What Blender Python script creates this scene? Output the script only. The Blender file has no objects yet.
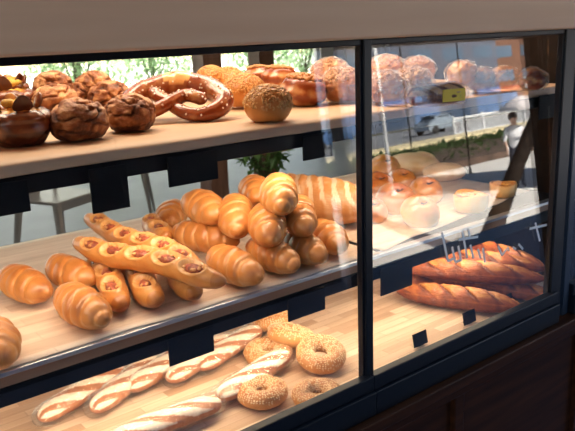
import bpy, bmesh, math, random
from mathutils import Vector, Matrix, Euler, noise
import numpy as np
random.seed(7)
SC = bpy.context.scene
COL = SC.collection
R = math.radians

# ------------------------------------------------------------------ camera, world, sun, exposure
def unit(a):
    return a / np.linalg.norm(a)
PP = np.array([287.5, 215.5]); VX = np.array([1200.0, -3.0]); VZ = np.array([389.0, 2900.0])
FPX = math.sqrt(-np.dot(VX - PP, VZ - PP))
dX = unit(np.array([*(VX - PP), FPX])); dZ = -unit(np.array([*(VZ - PP), FPX])); dY = np.cross(dZ, dX)
CAM = np.array([0.0, -0.85, 1.40])
cam_d = bpy.data.cameras.new('camera'); cam = bpy.data.objects.new('camera', cam_d); COL.objects.link(cam)
right = Vector((dX[0], dY[0], dZ[0])); down = Vector((dX[1], dY[1], dZ[1])); fwd = Vector((dX[2], dY[2], dZ[2]))
m3 = Matrix((right, -down, -fwd)).transposed()
cam.matrix_world = Matrix.Translation(Vector(CAM)) @ m3.to_4x4()
cam_d.sensor_width = 36.0; cam_d.lens = FPX / 575.0 * 36.0
cam_d.clip_start = 0.02; cam_d.clip_end = 400
cam_d.dof.use_dof = True; cam_d.dof.focus_distance = 1.05; cam_d.dof.aperture_fstop = 14.0
SC.camera = cam
SC.view_settings.view_transform = 'Standard'; SC.view_settings.look = 'None'
SC.view_settings.gamma = 1.0; SC.view_settings.exposure = 0.0
SC.view_settings.use_curve_mapping = False

w = bpy.data.worlds.new('sky'); SC.world = w; w.use_nodes = True
nt = w.node_tree; bg = nt.nodes['Background']
sky = nt.nodes.new('ShaderNodeTexSky'); sky.sky_type = 'NISHITA'; sky.sun_disc = False
sky.sun_elevation = R(32); sky.sun_rotation = R(20); sky.dust_density = 0.8; sky.air_density = 1.0
nt.links.new(sky.outputs[0], bg.inputs[0]); bg.inputs[1].default_value = 0.33

sd = bpy.data.lights.new('sun', 'SUN'); sd.energy = 38.0; sd.angle = R(1.0); sd.color = (1.0, 0.93, 0.82)
so = bpy.data.objects.new('sun', sd); COL.objects.link(so)
el = R(32); az = R(20)   # comes from behind the shop, a little from the right
sv = Vector((math.sin(az) * math.cos(el), math.cos(az) * math.cos(el), math.sin(el)))
so.rotation_euler = sv.to_track_quat('Z', 'Y').to_euler()

def lamp_area(name, loc, rot, sx, sy, watts, color):
    d = bpy.data.lights.new(name, 'AREA'); d.shape = 'RECTANGLE'; d.size = sx; d.size_y = sy; d.energy = watts; d.color = color
    o = bpy.data.objects.new(name, d); o.location = loc; o.rotation_euler = rot; COL.objects.link(o); return o
WARM = (1.0, 0.80, 0.58)
# shop's own strip lamps: one under each shelf behind the black rail, one under the header
lamp_area('strip_lamp_light', (0.85, 0.42, 1.78), (R(-4), 0, 0), 1.3, 0.12, 14.0, WARM)
lamp_area('strip_lamp_light', (0.46, 0.12, 1.226), (R(20), 0, 0), 1.8, 0.035, 8.8, WARM)
lamp_area('strip_lamp_light', (0.55, 0.12, 0.946), (R(16), 0, 0), 1.75, 0.035, 7.5, WARM)
lamp_area('shop_ceiling_light', (1.5, 2.4, 2.9), (0, 0, 0), 3.0, 1.5, 50.0, (1, 0.9, 0.78))

# ------------------------------------------------------------------ helpers
def ray(u, v):
    c = np.array([(u - PP[0]) / FPX, (v - PP[1]) / FPX, 1.0]); return np.array([c @ dX, c @ dY, c @ dZ])
def at(u, v, z=None, y=None):
    """point where the line of sight through a photo pixel meets a height or a depth"""
    r = ray(u, v); t = (z - CAM[2]) / r[2] if z is not None else (y - CAM[1]) / r[1]
    return Vector(CAM + t * r)
def size_at(p, px):
    d = np.array(p) - CAM
    return px * (d[0] * dX[2] + d[1] * dY[2] + d[2] * dZ[2]) / FPX

def link(name, me, mat, parent=None):
    o = bpy.data.objects.new(name, me); COL.objects.link(o)
    if mat is not None:
        for m in (mat if isinstance(mat, (list, tuple)) else [mat]): me.materials.append(m)
    if parent: o.parent = parent
    return o
def tag(o, label=None, cat=None, group=None, kind=None):
    if label: o['label'] = label
    if cat: o['category'] = cat
    if group: o['group'] = group
    if kind: o['kind'] = kind
    return o
def struct(o, label=None):
    o['kind'] = 'structure'
    if label: o['label'] = label
    return o
def empty(name, loc, label=None, cat=None, group=None, rot=(0, 0, 0)):
    o = bpy.data.objects.new(name, None); o.empty_display_size = 0.05; COL.objects.link(o)
    o.location = loc; o.rotation_euler = rot
    return tag(o, label, cat, group)
def copy_tree(o, parent=None):
    c = o.copy(); COL.objects.link(c)
    if parent: c.parent = parent
    for ch in list(o.children): copy_tree(ch, c)
    return c

class MB:
    def __init__(s): s.v = []; s.f = []; s.t = []; s.smooth = False
    def add(s, vs, fs, tone=0.5):
        b = len(s.v); s.v += [tuple(x) for x in vs]; s.f += [tuple(b + i for i in f) for f in fs]
        s.t += list(tone) if hasattr(tone, '__len__') else [tone] * len(vs)
    def box(s, x0, x1, y0, y1, z0, z1, M=None):
        vs = [Vector((x, y, z)) for z in (z0, z1) for y in (y0, y1) for x in (x0, x1)]
        if M: vs = [M @ q for q in vs]
        s.add(vs, [(0, 2, 3, 1), (4, 5, 7, 6), (0, 1, 5, 4), (2, 6, 7, 3), (0, 4, 6, 2), (1, 3, 7, 5)])
    def tube(s, pts, rads, n=10, cap=True, flat=1.0):
        pts = [Vector(p) for p in pts]
        if not hasattr(rads, '__len__'): rads = [rads] * len(pts)
        vs = []; prev = None
        for i, p in enumerate(pts):
            t = (pts[min(i + 1, len(pts) - 1)] - pts[max(i - 1, 0)]).normalized()
            if prev is None:
                a = Vector((0, 0, 1)) if abs(t.z) < 0.9 else Vector((1, 0, 0))
                prev = (a - t * a.dot(t)).normalized()
            else: prev = (prev - t * prev.dot(t)).normalized()
            b = t.cross(prev)
            for k in range(n):
                an = 2 * math.pi * k / n
                vs.append(p + (prev * math.cos(an) * flat + b * math.sin(an)) * rads[i])
        fs = [(i * n + k, i * n + (k + 1) % n, (i + 1) * n + (k + 1) % n, (i + 1) * n + k) for i in range(len(pts) - 1) for k in range(n)]
        if cap:
            fs.append(tuple(range(n - 1, -1, -1))); fs.append(tuple((len(pts) - 1) * n + k for k in range(n)))
        s.add(vs, fs)
    def ell(s, c, r, n=8, m=6, M=None):
        vs = [Vector((0, 0, -1))]
        for i in range(1, m):
            th = math.pi * i / m - math.pi / 2
            for k in range(n):
                ph = 2 * math.pi * k / n
                vs.append(Vector((math.cos(th) * math.cos(ph), math.cos(th) * math.sin(ph), math.sin(th))))
        vs.append(Vector((0, 0, 1)))
        vs = [Vector((q.x * r[0], q.y * r[1], q.z * r[2])) for q in vs]
        if M: vs = [M @ q for q in vs]
        vs = [q + Vector(c) for q in vs]
        fs = [(0, 1 + (k + 1) % n, 1 + k) for k in range(n)]
        for i in range(m - 2):
            for k in range(n):
                a = 1 + i * n + k; b = 1 + i * n + (k + 1) % n
                fs.append((a, b, b + n, a + n))
        L = len(vs) - 1; o = 1 + (m - 2) * n
        fs += [(L, o + k, o + (k + 1) % n) for k in range(n)]
        s.add(vs, fs)
    def build(s, name, mat, parent=None, smooth=False, tone=False, bevel=0):
        me = bpy.data.meshes.new(name); me.from_pydata(s.v, [], s.f); me.update()
        if smooth: me.polygons.foreach_set('use_smooth', [True] * len(me.polygons))
        if tone:
            a = me.attributes.new('tone', 'FLOAT', 'POINT'); a.data.foreach_set('value', s.t)
        o = link(name, me, mat, parent)
        if bevel:
            b = o.modifiers.new('bevel', 'BEVEL'); b.width = bevel; b.segments = 2; b.limit_method = 'ANGLE'
        return o

def fb(x, y, z, o=3):
    return noise.fractal(Vector((x, y, z)), 1.0, 2.0, o, noise_basis='PERLIN_ORIGINAL')

# ------------------------------------------------------------------ materials
def newmat(name):
    m = bpy.data.materials.new(name); m.use_nodes = True
    return m, m.node_tree, m.node_tree.nodes['Principled BSDF']
def plain(name, col, rough=0.5, metal=0.0, var=0.0, scale=8.0, bump=0.0, emit=None, spec=None):
    m, t, b = newmat(name)
    b.inputs['Base Color'].default_value = (*col, 1); b.inputs['Roughness'].default_value = rough; b.inputs['Metallic'].default_value = metal
    if spec is not None: b.inputs['Specular IOR Level'].default_value = spec
    if var or bump:
        tc = t.nodes.new('ShaderNodeTexCoord'); n = t.nodes.new('ShaderNodeTexNoise'); n.inputs['Scale'].default_value = scale; n.inputs['Detail'].default_value = 6
        t.links.new(tc.outputs['Object'], n.inputs['Vector'])
        if var:
            r = t.nodes.new('ShaderNodeValToRGB')
            r.color_ramp.elements[0].position = 0.3; r.color_ramp.elements[1].position = 0.7
            r.color_ramp.elements[0].color = (*[c * (1 - var) for c in col], 1); r.color_ramp.elements[1].color = (*[min(1, c * (1 + var)) for c in col], 1)
            t.links.new(n.outputs[0], r.inputs[0]); t.links.new(r.outputs[0], b.inputs['Base Color'])
        if bump:
            bp = t.nodes.new('ShaderNodeBump'); bp.inputs['Strength'].default_value = bump; bp.inputs['Distance'].default_value = 0.01
            t.links.new(n.outputs[0], bp.inputs['Height']); t.links.new(bp.outputs[0], b.inputs['Normal'])
    if emit:
        b.inputs['Emission Color'].default_value = (*emit[0], 1); b.inputs['Emission Strength'].default_value = emit[1]
    return m
def crust(name, pale, gold, dark, rough=0.42, nscale=45.0, namt=0.35, bump=0.25, fine=260.0, coat=0.0, sub=0.0, unit_=True):
    """baked dough: vertex 'tone' (0 pale crack, 0.5 golden, 1 well baked) broken up with noise"""
    m, t, b = newmat(name)
    if unit_: nscale /= 16.0; fine /= 16.0
    at_ = t.nodes.new('ShaderNodeAttribute'); at_.attribute_name = 'tone'
    tc = t.nodes.new('ShaderNodeTexCoord'); n = t.nodes.new('ShaderNodeTexNoise'); n.inputs['Scale'].default_value = nscale; n.inputs['Detail'].default_value = 8; n.inputs['Roughness'].default_value = 0.62
    t.links.new(tc.outputs['Object'], n.inputs['Vector'])
    oi = t.nodes.new('ShaderNodeObjectInfo')
    ma = t.nodes.new('ShaderNodeMath'); ma.operation = 'MULTIPLY_ADD'; ma.inputs[1].default_value = namt; 
    t.links.new(n.outputs[0], ma.inputs[0]); 
    sb = t.nodes.new('ShaderNodeMath'); sb.operation = 'SUBTRACT'; sb.inputs[1].default_value = namt * 0.5
    t.links.new(at_.outputs['Fac'], sb.inputs[0]); t.links.new(sb.outputs[0], ma.inputs[2])
    rv = t.nodes.new('ShaderNodeMath'); rv.operation = 'MULTIPLY_ADD'; rv.inputs[1].default_value = 0.14; rv.inputs[2].default_value = -0.07
    t.links.new(oi.outputs['Random'], rv.inputs[0])
    ad = t.nodes.new('ShaderNodeMath'); ad.operation = 'ADD'; t.links.new(ma.outputs[0], ad.inputs[0]); t.links.new(rv.outputs[0], ad.inputs[1])
    cr = t.nodes.new('ShaderNodeValToRGB'); e = cr.color_ramp.elements
    e[0].position = 0.05; e[0].color = (*pale, 1); e[1].position = 0.95; e[1].color = (*dark, 1)
    k = e.new(0.5); k.color = (*gold, 1)
    t.links.new(ad.outputs[0], cr.inputs[0]); t.links.new(cr.outputs[0], b.inputs['Base Color'])
    b.inputs['Roughness'].default_value = rough; b.inputs['Coat Weight'].default_value = coat; b.inputs['Coat Roughness'].default_value = 0.25
    if sub:
        b.inputs['Subsurface Weight'].default_value = sub; b.inputs['Subsurface Radius'].default_value = (0.01, 0.005, 0.002); b.inputs['Subsurface Scale'].default_value = 0.5
    n2 = t.nodes.new('ShaderNodeTexNoise'); n2.inputs['Scale'].default_value = fine; n2.inputs['Detail'].default_value = 4
    t.links.new(tc.outputs['Object'], n2.inputs['Vector'])
    bp = t.nodes.new('ShaderNodeBump'); bp.inputs['Strength'].default_value = bump; bp.inputs['Distance'].default_value = 0.003
    t.links.new(n2.outputs[0], bp.inputs['Height']); t.links.new(bp.outputs[0], b.inputs['Normal'])
    return m
def staves(name, c1, c2, mortar, sx=0.16, sy=0.022, rough=0.45, rotate=0.0):
    m, t, b = newmat(name)
    tc = t.nodes.new('ShaderNodeTexCoord'); br = t.nodes.new('ShaderNodeTexBrick')
    br.inputs['Scale'].default_value = 1.0; br.inputs['Brick Width'].default_value = sx; br.inputs['Row Height'].default_value = sy
    br.inputs['Mortar Size'].default_value = 0.0005; br.inputs['Mortar Smooth'].default_value = 0.3
    br.inputs['Color1'].default_value = (*c1, 1); br.inputs['Color2'].default_value = (*c2, 1); br.inputs['Mortar'].default_value = (*mortar, 1)
    br.inputs['Bias'].default_value = -0.1; br.offset = 0.37
    t.links.new(tc.outputs['Object'], br.inputs['Vector'])
    n = t.nodes.new('ShaderNodeTexNoise'); n.inputs['Scale'].default_value = 6
    mp = t.nodes.new('ShaderNodeMapping'); mp.inputs['Scale'].default_value = (1, 12, 1)
    t.links.new(tc.outputs['Object'], mp.inputs[0]); t.links.new(mp.outputs[0], n.inputs['Vector'])
    mx = t.nodes.new('ShaderNodeMixRGB'); mx.blend_type = 'MULTIPLY'; mx.inputs[0].default_value = 0.5
    rr = t.nodes.new('ShaderNodeValToRGB'); rr.color_ramp.elements[0].position = 0.3; rr.color_ramp.elements[0].color = (.62, .55, .5, 1); rr.color_ramp.elements[1].position = 0.7
    t.links.new(n.outputs[0], rr.inputs[0]); t.links.new(br.outputs[0], mx.inputs[1]); t.links.new(rr.outputs[0], mx.inputs[2])
    t.links.new(mx.outputs[0], b.inputs['Base Color']); b.inputs['Roughness'].default_value = rough
    return m
def wood(name, c1, c2, scale=3.0, rough=0.45, axis=(1, 14, 14)):
    m, t, b = newmat(name)
    tc = t.nodes.new('ShaderNodeTexCoord'); mp = t.nodes.new('ShaderNodeMapping'); mp.inputs['Scale'].default_value = axis
    n = t.nodes.new('ShaderNodeTexNoise'); n.inputs['Scale'].default_value = scale; n.inputs['Detail'].default_value = 5
    r = t.nodes.new('ShaderNodeValToRGB'); r.color_ramp.elements[0].position = 0.3; r.color_ramp.elements[1].position = 0.7
    r.color_ramp.elements[0].color = (*c1, 1); r.color_ramp.elements[1].color = (*c2, 1)
    t.links.new(tc.outputs['Object'], mp.inputs[0]); t.links.new(mp.outputs[0], n.inputs['Vector']); t.links.new(n.outputs[0], r.inputs[0]); t.links.new(r.outputs[0], b.inputs['Base Color'])
    b.inputs['Roughness'].default_value = rough
    return m
def clear(name, tint=(0.97, 0.98, 0.98), haze=0.0, rough=0.0, bump=0.0, gain=1.0, bscale=40):
    """thin clear sheet with thickness: passes light straight, mirrors by Fresnel on both faces"""
    m = bpy.data.materials.new(name); m.use_nodes = True; t = m.node_tree; t.nodes.clear()
    out = t.nodes.new('ShaderNodeOutputMaterial'); tr = t.nodes.new('ShaderNodeBsdfTransparent'); tr.inputs[0].default_value = (*tint, 1)
    gl = t.nodes.new('ShaderNodeBsdfGlossy'); gl.inputs['Roughness'].default_value = rough; gl.inputs[0].default_value = (1, 1, 1, 1)
    fr = t.nodes.new('ShaderNodeFresnel'); ge = t.nodes.new('ShaderNodeNewGeometry')
    mi = t.nodes.new('ShaderNodeMix'); mi.data_type = 'FLOAT'; mi.inputs[2].default_value = 1.5; mi.inputs[3].default_value = 1 / 1.5
    t.links.new(ge.outputs['Backfacing'], mi.inputs[0]); t.links.new(mi.outputs[0], fr.inputs['IOR'])
    mu = t.nodes.new('ShaderNodeMath'); mu.operation = 'MULTIPLY'; mu.inputs[1].default_value = gain; mu.use_clamp = True
    t.links.new(fr.outputs[0], mu.inputs[0])
    mx = t.nodes.new('ShaderNodeMixShader'); t.links.new(mu.outputs[0], mx.inputs[0]); t.links.new(tr.outputs[0], mx.inputs[1]); t.links.new(gl.outputs[0], mx.inputs[2])
    last = mx
    if haze:
        df = t.nodes.new('ShaderNodeBsdfDiffuse'); df.inputs[0].default_value = (0.9, 0.9, 0.9, 1)
        m2 = t.nodes.new('ShaderNodeMixShader'); m2.inputs[0].default_value = haze
        t.links.new(mx.outputs[0], m2.inputs[1]); t.links.new(df.outputs[0], m2.inputs[2]); last = m2
    if bump:
        tc = t.nodes.new('ShaderNodeTexCoord'); n = t.nodes.new('ShaderNodeTexNoise'); n.inputs['Scale'].default_value = bscale; n.inputs['Distortion'].default_value = 1.5
        bp = t.nodes.new('ShaderNodeBump'); bp.inputs['Strength'].default_value = bump; bp.inputs['Distance'].default_value = 0.01
        t.links.new(tc.outputs['Object'], n.inputs['Vector']); t.links.new(n.outputs[0], bp.inputs['Height']); t.links.new(bp.outputs[0], gl.inputs['Normal'])
    t.links.new(last.outputs[0], out.inputs[0])
    return m

M_glass = clear('window_glass')
M_wrap = clear('clear_wrap', (0.97, 0.97, 0.96), haze=0.035, rough=0.12, bump=0.9, gain=1.1)
M_black = plain('black_metal', (0.010, 0.010, 0.012), 0.45, spec=0.2)
M_frame = plain('black_frame', (0.008, 0.009, 0.012), 0.35, spec=0.25)
M_steel = plain('steel_edge', (0.62, 0.66, 0.72), 0.42, 1.0)
M_tagb = plain('black_card', (0.008, 0.008, 0.009), 0.6, var=0.2, scale=60, spec=0.15)
M_darkwood = wood('dark_brown_wood', (0.040, 0.012, 0.005), (0.085, 0.026, 0.010), 4, 0.35)
M_side = wood('black_brown_side', (0.010, 0.007, 0.006), (0.018, 0.011, 0.009), 4, 0.5)
M_tan = wood('tan_wood', (0.78, 0.40, 0.20), (0.86, 0.47, 0.24), 2.0, 0.55)
M_board = wood('shelf_board', (0.36, 0.19, 0.115), (0.48, 0.27, 0.17), 3, 0.35)
M_stave = staves('pale_staves', (0.78, 0.60, 0.43), (0.46, 0.29, 0.17), (0.34, 0.22, 0.13))
M_stave2 = staves('pale_staves_paper', (0.86, 0.70, 0.54), (0.66, 0.48, 0.34), (0.60, 0.44, 0.32), 0.30, 0.035)
M_paper = wood('parchment', (0.50, 0.31, 0.18), (0.62, 0.41, 0.25), 1.5, 0.6, (2, 6, 6))

M_roll = crust('roll_crust', (0.86, 0.54, 0.24), (0.66, 0.27, 0.070), (0.35, 0.10, 0.020), 0.36, 26, 0.30, 0.12, coat=0.25, sub=0.0)
M_dog = crust('sausage_bread_crust', (0.86, 0.54, 0.24), (0.66, 0.27, 0.065), (0.34, 0.08, 0.015), 0.36, 60, 0.35, 0.15, coat=0.2, unit_=False)
M_saus = plain('sausage_meat', (0.34, 0.085, 0.045), 0.4, var=0.45, scale=160, bump=0.3)
M_cheese = plain('melted_cheese', (0.62, 0.30, 0.11), 0.45, var=0.35, scale=120, bump=0.4)
M_rustic = crust('rustic_crust', (0.66, 0.36, 0.16), (0.30, 0.095, 0.028), (0.08, 0.022, 0.009), 0.55, 60, 0.6, 0.8, coat=0.05)
M_cbun = crust('dark_glazed_crust', (0.80, 0.44, 0.10), (0.20, 0.050, 0.015), (0.06, 0.014, 0.007), 0.25, 40, 0.35, 0.2, coat=0.5)
M_yellow = plain('yellow_custard', (0.86, 0.50, 0.09), 0.4, var=0.4, scale=70, bump=0.5)
M_pret = crust('pretzel_crust', (0.82, 0.48, 0.18), (0.27, 0.055, 0.013), (0.15, 0.03, 0.01), 0.26, 40, 0.4, 0.2, coat=0.5)
M_salt = plain('coarse_salt', (0.88, 0.78, 0.64), 0.4)
M_seedb = crust('bun_crust', (0.80, 0.42, 0.12), (0.60, 0.24, 0.05), (0.24, 0.06, 0.014), 0.4, 40, 0.3, 0.2, coat=0.15)
M_seed = plain('toasted_seeds', (0.66, 0.36, 0.12), 0.5, var=0.4, scale=200)
M_sesame = plain('sesame_seeds', (0.76, 0.54, 0.31), 0.5, var=0.3, scale=200)
M_nuts = plain('chopped_nuts', (0.52, 0.26, 0.10), 0.45, var=0.5, scale=160)
M_bagel = crust('bagel_crust', (0.78, 0.48, 0.22), (0.60, 0.27, 0.08), (0.36, 0.12, 0.03), 0.4, 40, 0.3, 0.2)
M_loaf = crust('scored_loaf_crust', (0.88, 0.66, 0.44), (0.60, 0.25, 0.075), (0.36, 0.11, 0.03), 0.5, 45, 0.3, 0.4)
M_bag = crust('baguette_crust', (0.70, 0.32, 0.08), (0.36, 0.085, 0.016), (0.13, 0.022, 0.006), 0.4, 60, 0.6, 0.9, coat=0.2)
M_bunr = crust('soft_bun_crust', (0.90, 0.58, 0.24), (0.78, 0.34, 0.07), (0.42, 0.11, 0.02), 0.32, 28, 0.3, 0.12, coat=0.3)
M_flour = crust('floured_dough', (0.92, 0.78, 0.60), (0.84, 0.60, 0.36), (0.66, 0.32, 0.10), 0.55, 40, 0.4, 0.3)
M_fill = plain('dark_filling', (0.05, 0.012, 0.008), 0.4, var=0.5, scale=200)
M_ylabel = plain('yellow_sticker', (0.80, 0.52, 0.05), 0.5)
M_whitev = plain('white_vinyl', (0.85, 0.82, 0.76), 0.6)

for m_ in (M_side, M_darkwood): m_.node_tree.nodes['Principled BSDF'].inputs['Specular IOR Level'].default_value = 0.08
# ------------------------------------------------------------------ the room shell and the shop front
GT = R(4.8)   # the panes lean in at the top
def pane_y(z): return -0.0655 + (z - 0.80) * math.tan(GT)

def floor_mat():
    m, t, b = newmat('grey_blue_concrete')
    tc = t.nodes.new('ShaderNodeTexCoord'); n = t.nodes.new('ShaderNodeTexNoise'); n.inputs['Scale'].default_value = 1.4; n.inputs['Detail'].default_value = 8
    r = t.nodes.new('ShaderNodeValToRGB'); r.color_ramp.elements[0].position = 0.3; r.color_ramp.elements[1].position = 0.7
    r.color_ramp.elements[0].color = (0.20, 0.24, 0.28, 1); r.color_ramp.elements[1].color = (0.32, 0.36, 0.41, 1)
    t.links.new(tc.outputs['Object'], n.inputs['Vector']); t.links.new(n.outputs[0], r.inputs[0]); t.links.new(r.outputs[0], b.inputs['Base Color'])
    b.inputs['Roughness'].default_value = 0.4
    return m
M_floor = floor_mat()
M_wall = plain('plaster_wall', (0.50, 0.48, 0.45), 0.8, var=0.06, scale=3)
M_wallb = plain('brown_wall', (0.10, 0.055, 0.035), 0.6, var=0.2, scale=3)
mb = MB(); mb.box(-5, 9, 0.12, 9.0, -0.06, 0.0); struct(mb.build('floor', M_floor))
mb = MB(); mb.box(-5, 9, 0.12, 9.2, 3.0, 3.1); struct(mb.build('ceiling', M_wall))
mb = MB(); mb.box(-5.1, -5, 0, 9.2, -0.06, 3.1); struct(mb.build('wall_left', M_wall))
mb = MB(); mb.box(9, 9.1, 0.0, 9.2, -0.06, 3.1); struct(mb.build('wall_right', M_wallb))
mb = MB(); mb.box(-5, 9, 9.0, 9.2, 0.0, 0.16); mb.box(-5, 9, 9.0, 9.2, 2.7, 3.0)
for x in (-5, 8.7): mb.box(x, x + 0.3, 9.0, 9.2, 0.16, 2.7)
struct(mb.build('wall_back', M_wall))
for i in range(2):
    x0 = -4.7 + i * 6.70
    e = empty('window_%d' % (i + 4), (x0, 9.1, 0.16)); struct(e)
    f = MB()
    for a, b_, c, d in ((0, 6.70, 0, 0.06), (0, 6.70, 2.48, 2.54), (0, 0.06, 0, 2.54), (6.64, 6.70, 0, 2.54)): f.box(a, b_, -0.04, 0.04, c, d)
    f.build('window_frame', M_wall, e)
    g = MB(); g.box(0.06, 6.64, -0.004, 0.004, 0.06, 2.48); g.build('pane', M_glass, e)

# street side wall of the building: plinth, header board, storey above
mb = MB()
mb.box(-5, 9, -0.02, 0.10, 1.80, 5.4); mb.box(-5, -0.9, -0.02, 0.10, -0.05, 1.80); mb.box(3.4, 9, -0.02, 0.10, -0.05, 1.80)
struct(mb.build('wall_front', M_wallb))
mb = MB(); mb.box(-5, 9, 0.1, 9.2, 3.1, 5.4); struct(mb.build('wall_upper_storey', M_wallb))
mb = MB(); mb.box(-0.9, 3.4, -0.10, 0.12, 1.385, 1.80); struct(mb.build('trim_1', M_tan, bevel=0.004), 'tan wooden header board above the display window')
# plinth under the display window, with a moulded ledge
mb = MB()
mb.box(-0.9, 3.4, -0.05, -0.022, -0.05, 0.752)
mb.box(-0.9, 3.4, -0.098, -0.022, 0.728, 0.752); mb.box(-0.9, 3.4, -0.072, -0.022, 0.69, 0.728)
for i in range(9):
    x0 = -0.85 + i * 0.47; mb.box(x0, x0 + 0.03, -0.062, -0.045, 0.0, 0.69)
struct(mb.build('trim_2', M_darkwood, bevel=0.003), 'dark brown panelled base below the display window')

def window(n, x0, x1):
    e = empty('window_%d' % n, (x0, 0, 0.753)); struct(e)
    f = MB()
    f.box(0, x1 - x0, -0.084, -0.052, 0, 0.044); f.box(0, x1 - x0, -0.078, -0.060, 0.044, 0.071)
    f.box(0, x1 - x0, -0.066, 0.02, 0.622, 0.632)
    f.build('window_frame', M_frame, e, bevel=0.002)
    g = MB()
    M = Matrix.Translation((0, pane_y(0.773), 0.020)) @ Matrix.Rotation(-GT, 4, 'X')
    g.box(0.001, x1 - x0 - 0.001, -0.0025, 0.0025, 0, 0.605, M)
    g.build('pane', M_glass, e)
    return e
window(1, -0.90, 0.785)
window(2, 0.785, 1.362)
window(3, 1.425, 3.38)
def post(x0, x1, n, m_, y0=-0.066, y1=-0.053):
    mb = MB(); mb.box(x0, x1, y0, y1, 0.753, 1.385); mb.box(x0 + 0.004, x1 - 0.004, y0 - 0.004, y1, 0.753, 1.385)
    struct(mb.build('trim_%d' % n, m_, bevel=0.0015))
post(0.7715, 0.7965, 3, M_frame)
post(1.340, 1.388, 4, M_frame)
post(1.394, 1.425, 5, plain('blue_grey_frame', (0.03, 0.04, 0.055), 0.25))

# ------------------------------------------------------------------ display shelves
X0, X1 = -0.42, 1.585
ZT, ZM, ZB = 1.256, 0.9865, 0.7640
def shelf(label, z, board, edge, y1):
    e = empty('display_shelf', (X0, 0.05, z), label, 'shelf', 'display shelves in the window')
    return e
s = shelf('top display shelf with a black rail, carrying the pretzel and seeded buns', 1.213, 0, 0, 0)
W_ = X1 - X0
b = MB(); b.box(0, W_, 0.002, 0.60, 0.023, 0.0385); b.build('board', M_board, s)
b = MB(); b.box(0, W_, 0, 0.016, -0.002, 0.0225); b.build('rail', M_black, s, bevel=0.001)
b = MB(); b.box(0.02, W_ - 0.02, 0.05, 0.09, 0.0145, 0.0225); b.build('light_strip', plain('lamp_diffuser', (0.8, 0.75, 0.65), 0.4), s)
s = shelf('middle display shelf with steel front edge, carrying the crescent rolls and sausage breads', 0.931, 0, 0, 0)
b = MB(); b.box(0, W_, 0.004, 0.60, 0.026, 0.044); b.build('board', M_board, s)
b = MB(); b.box(0, W_, 0, 0.016, 0, 0.0255); b.build('rail', M_black, s, bevel=0.001)
b = MB(); b.box(0, W_, -0.006, 0.012, 0.0445, 0.0515); b.build('edge_trim', M_steel, s, bevel=0.001)
b = MB(); b.box(0, W_, 0.0125, 0.60, 0.0445, 0.0512); b.build('shelf_plate', M_black, s)
b = MB(); b.box(0.02, W_ - 0.02, 0.05, 0.09, 0.0175, 0.0255); b.build('light_strip', bpy.data.materials['lamp_diffuser'], s)
s = shelf('bottom display shelf of pale striped wood, carrying baguettes and sesame bagels', 0.705, 0, 0, 0)
b = MB(); b.box(0, W_, -0.065, 0.62, 0.0, 0.0575); b.build('board', M_stave, s)
# uprights carrying the shelves
up = MB(); up.box(-0.010, 0.010, 0, 0.02, 0, 0.68)
u0 = None
for x, y, lb in ((-0.44, 0.66, 'black shelf upright at the left end of the shelves'), (1.60, 0.66, 'black shelf upright at the right end of the shelves')):
    if u0 is None: u0 = o = up.build('shelf_upright', M_black)
    else: o = u0.copy(); COL.objects.link(o)
    o.location = (x, y, 0.705); tag(o, lb, 'upright', 'shelf uprights')
mb = MB(); mb.box(1.615, 1.64, 0.03, 0.78, 0.705, 1.80); tag(mb.build('side_panel', M_side), 'dark side panel closing the right end of the display case', 'panel')
mb = MB(); mb.box(1.645, 3.4, 0.30, 0.32, 0.705, 1.80); tag(mb.build('partition_board', plain('grey_board', (0.16, 0.17, 0.17), 0.6, var=0.15, scale=2)), 'grey board standing behind the far right window pane', 'panel')
mb = MB(); mb.box(-0.42, 1.60, 0.0, 0.70, 0.0, 0.703); tag(mb.build('base_cabinet', M_darkwood), 'dark wooden base cabinet under the display shelves', 'cabinet')

def sheet(name, x0, x1, y0, y1, z, drape, mat, label, seed, amp=0.0025, wav=0.004, thick=0.0012, skew=0.0):
    nx = int((x1 - x0) / 0.012); prof = []
    ny = 26
    for j in range(ny + 1): prof.append((y1 + (y0 - y1) * j / ny, 0, 0))
    nd = 5 if drape else 0
    m = MB(); vs = []
    for i in range(nx + 1):
        x = x0 + (x1 - x0) * i / nx
        for j in range(ny + 1):
            y = prof[j][0]; y += skew * (i / nx) * (j / ny); h = amp * 0.5 * (1 + fb(x * 5, y * 9, seed)) * 0.6
            if j == ny and not drape: y += 0.006 * fb(x * 9, 3, seed)
            vs.append((x, y, z + h))
        for k in range(1, nd + 1):
            q = k / nd; wob = fb(x * 7, k * 0.15, seed + 5)
            vs.append((x, y0 - 0.004 - 0.005 * q + wav * wob * q, z - drape * (q + 0.10 * fb(x * 4, 9, seed) * q)))
    n = ny + 1 + nd
    fs = [(i * n + j, (i + 1) * n + j, (i + 1) * n + j + 1, i * n + j + 1) for i in range(nx) for j in range(n - 1)]
    m.add(vs, fs); o = m.build(name, mat, smooth=True)
    sm = o.modifiers.new('solid', 'SOLIDIFY'); sm.thickness = thick; sm.offset = 1
    return tag(o, label, 'paper')
sheet('parchment_sheet', X0 + 0.01, 0.998, 0.052, 0.63, 1.2525, 0.0155, M_paper, 'crumpled tan baking paper draped over the front edge of the top shelf', 1)
sheet('parchment_sheet', X0 + 0.01, 0.93, 0.050, 0.64, 0.9835, 0, M_stave2, 'cream baking paper under the crescent rolls on the middle shelf, left of the post', 2)
sheet('parchment_sheet', 0.945, X1 - 0.01, 0.056, 0.64, 0.9835, 0, M_stave2, 'pale paper under the round buns on the middle shelf, right of the post', 3, skew=0.085)
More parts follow.
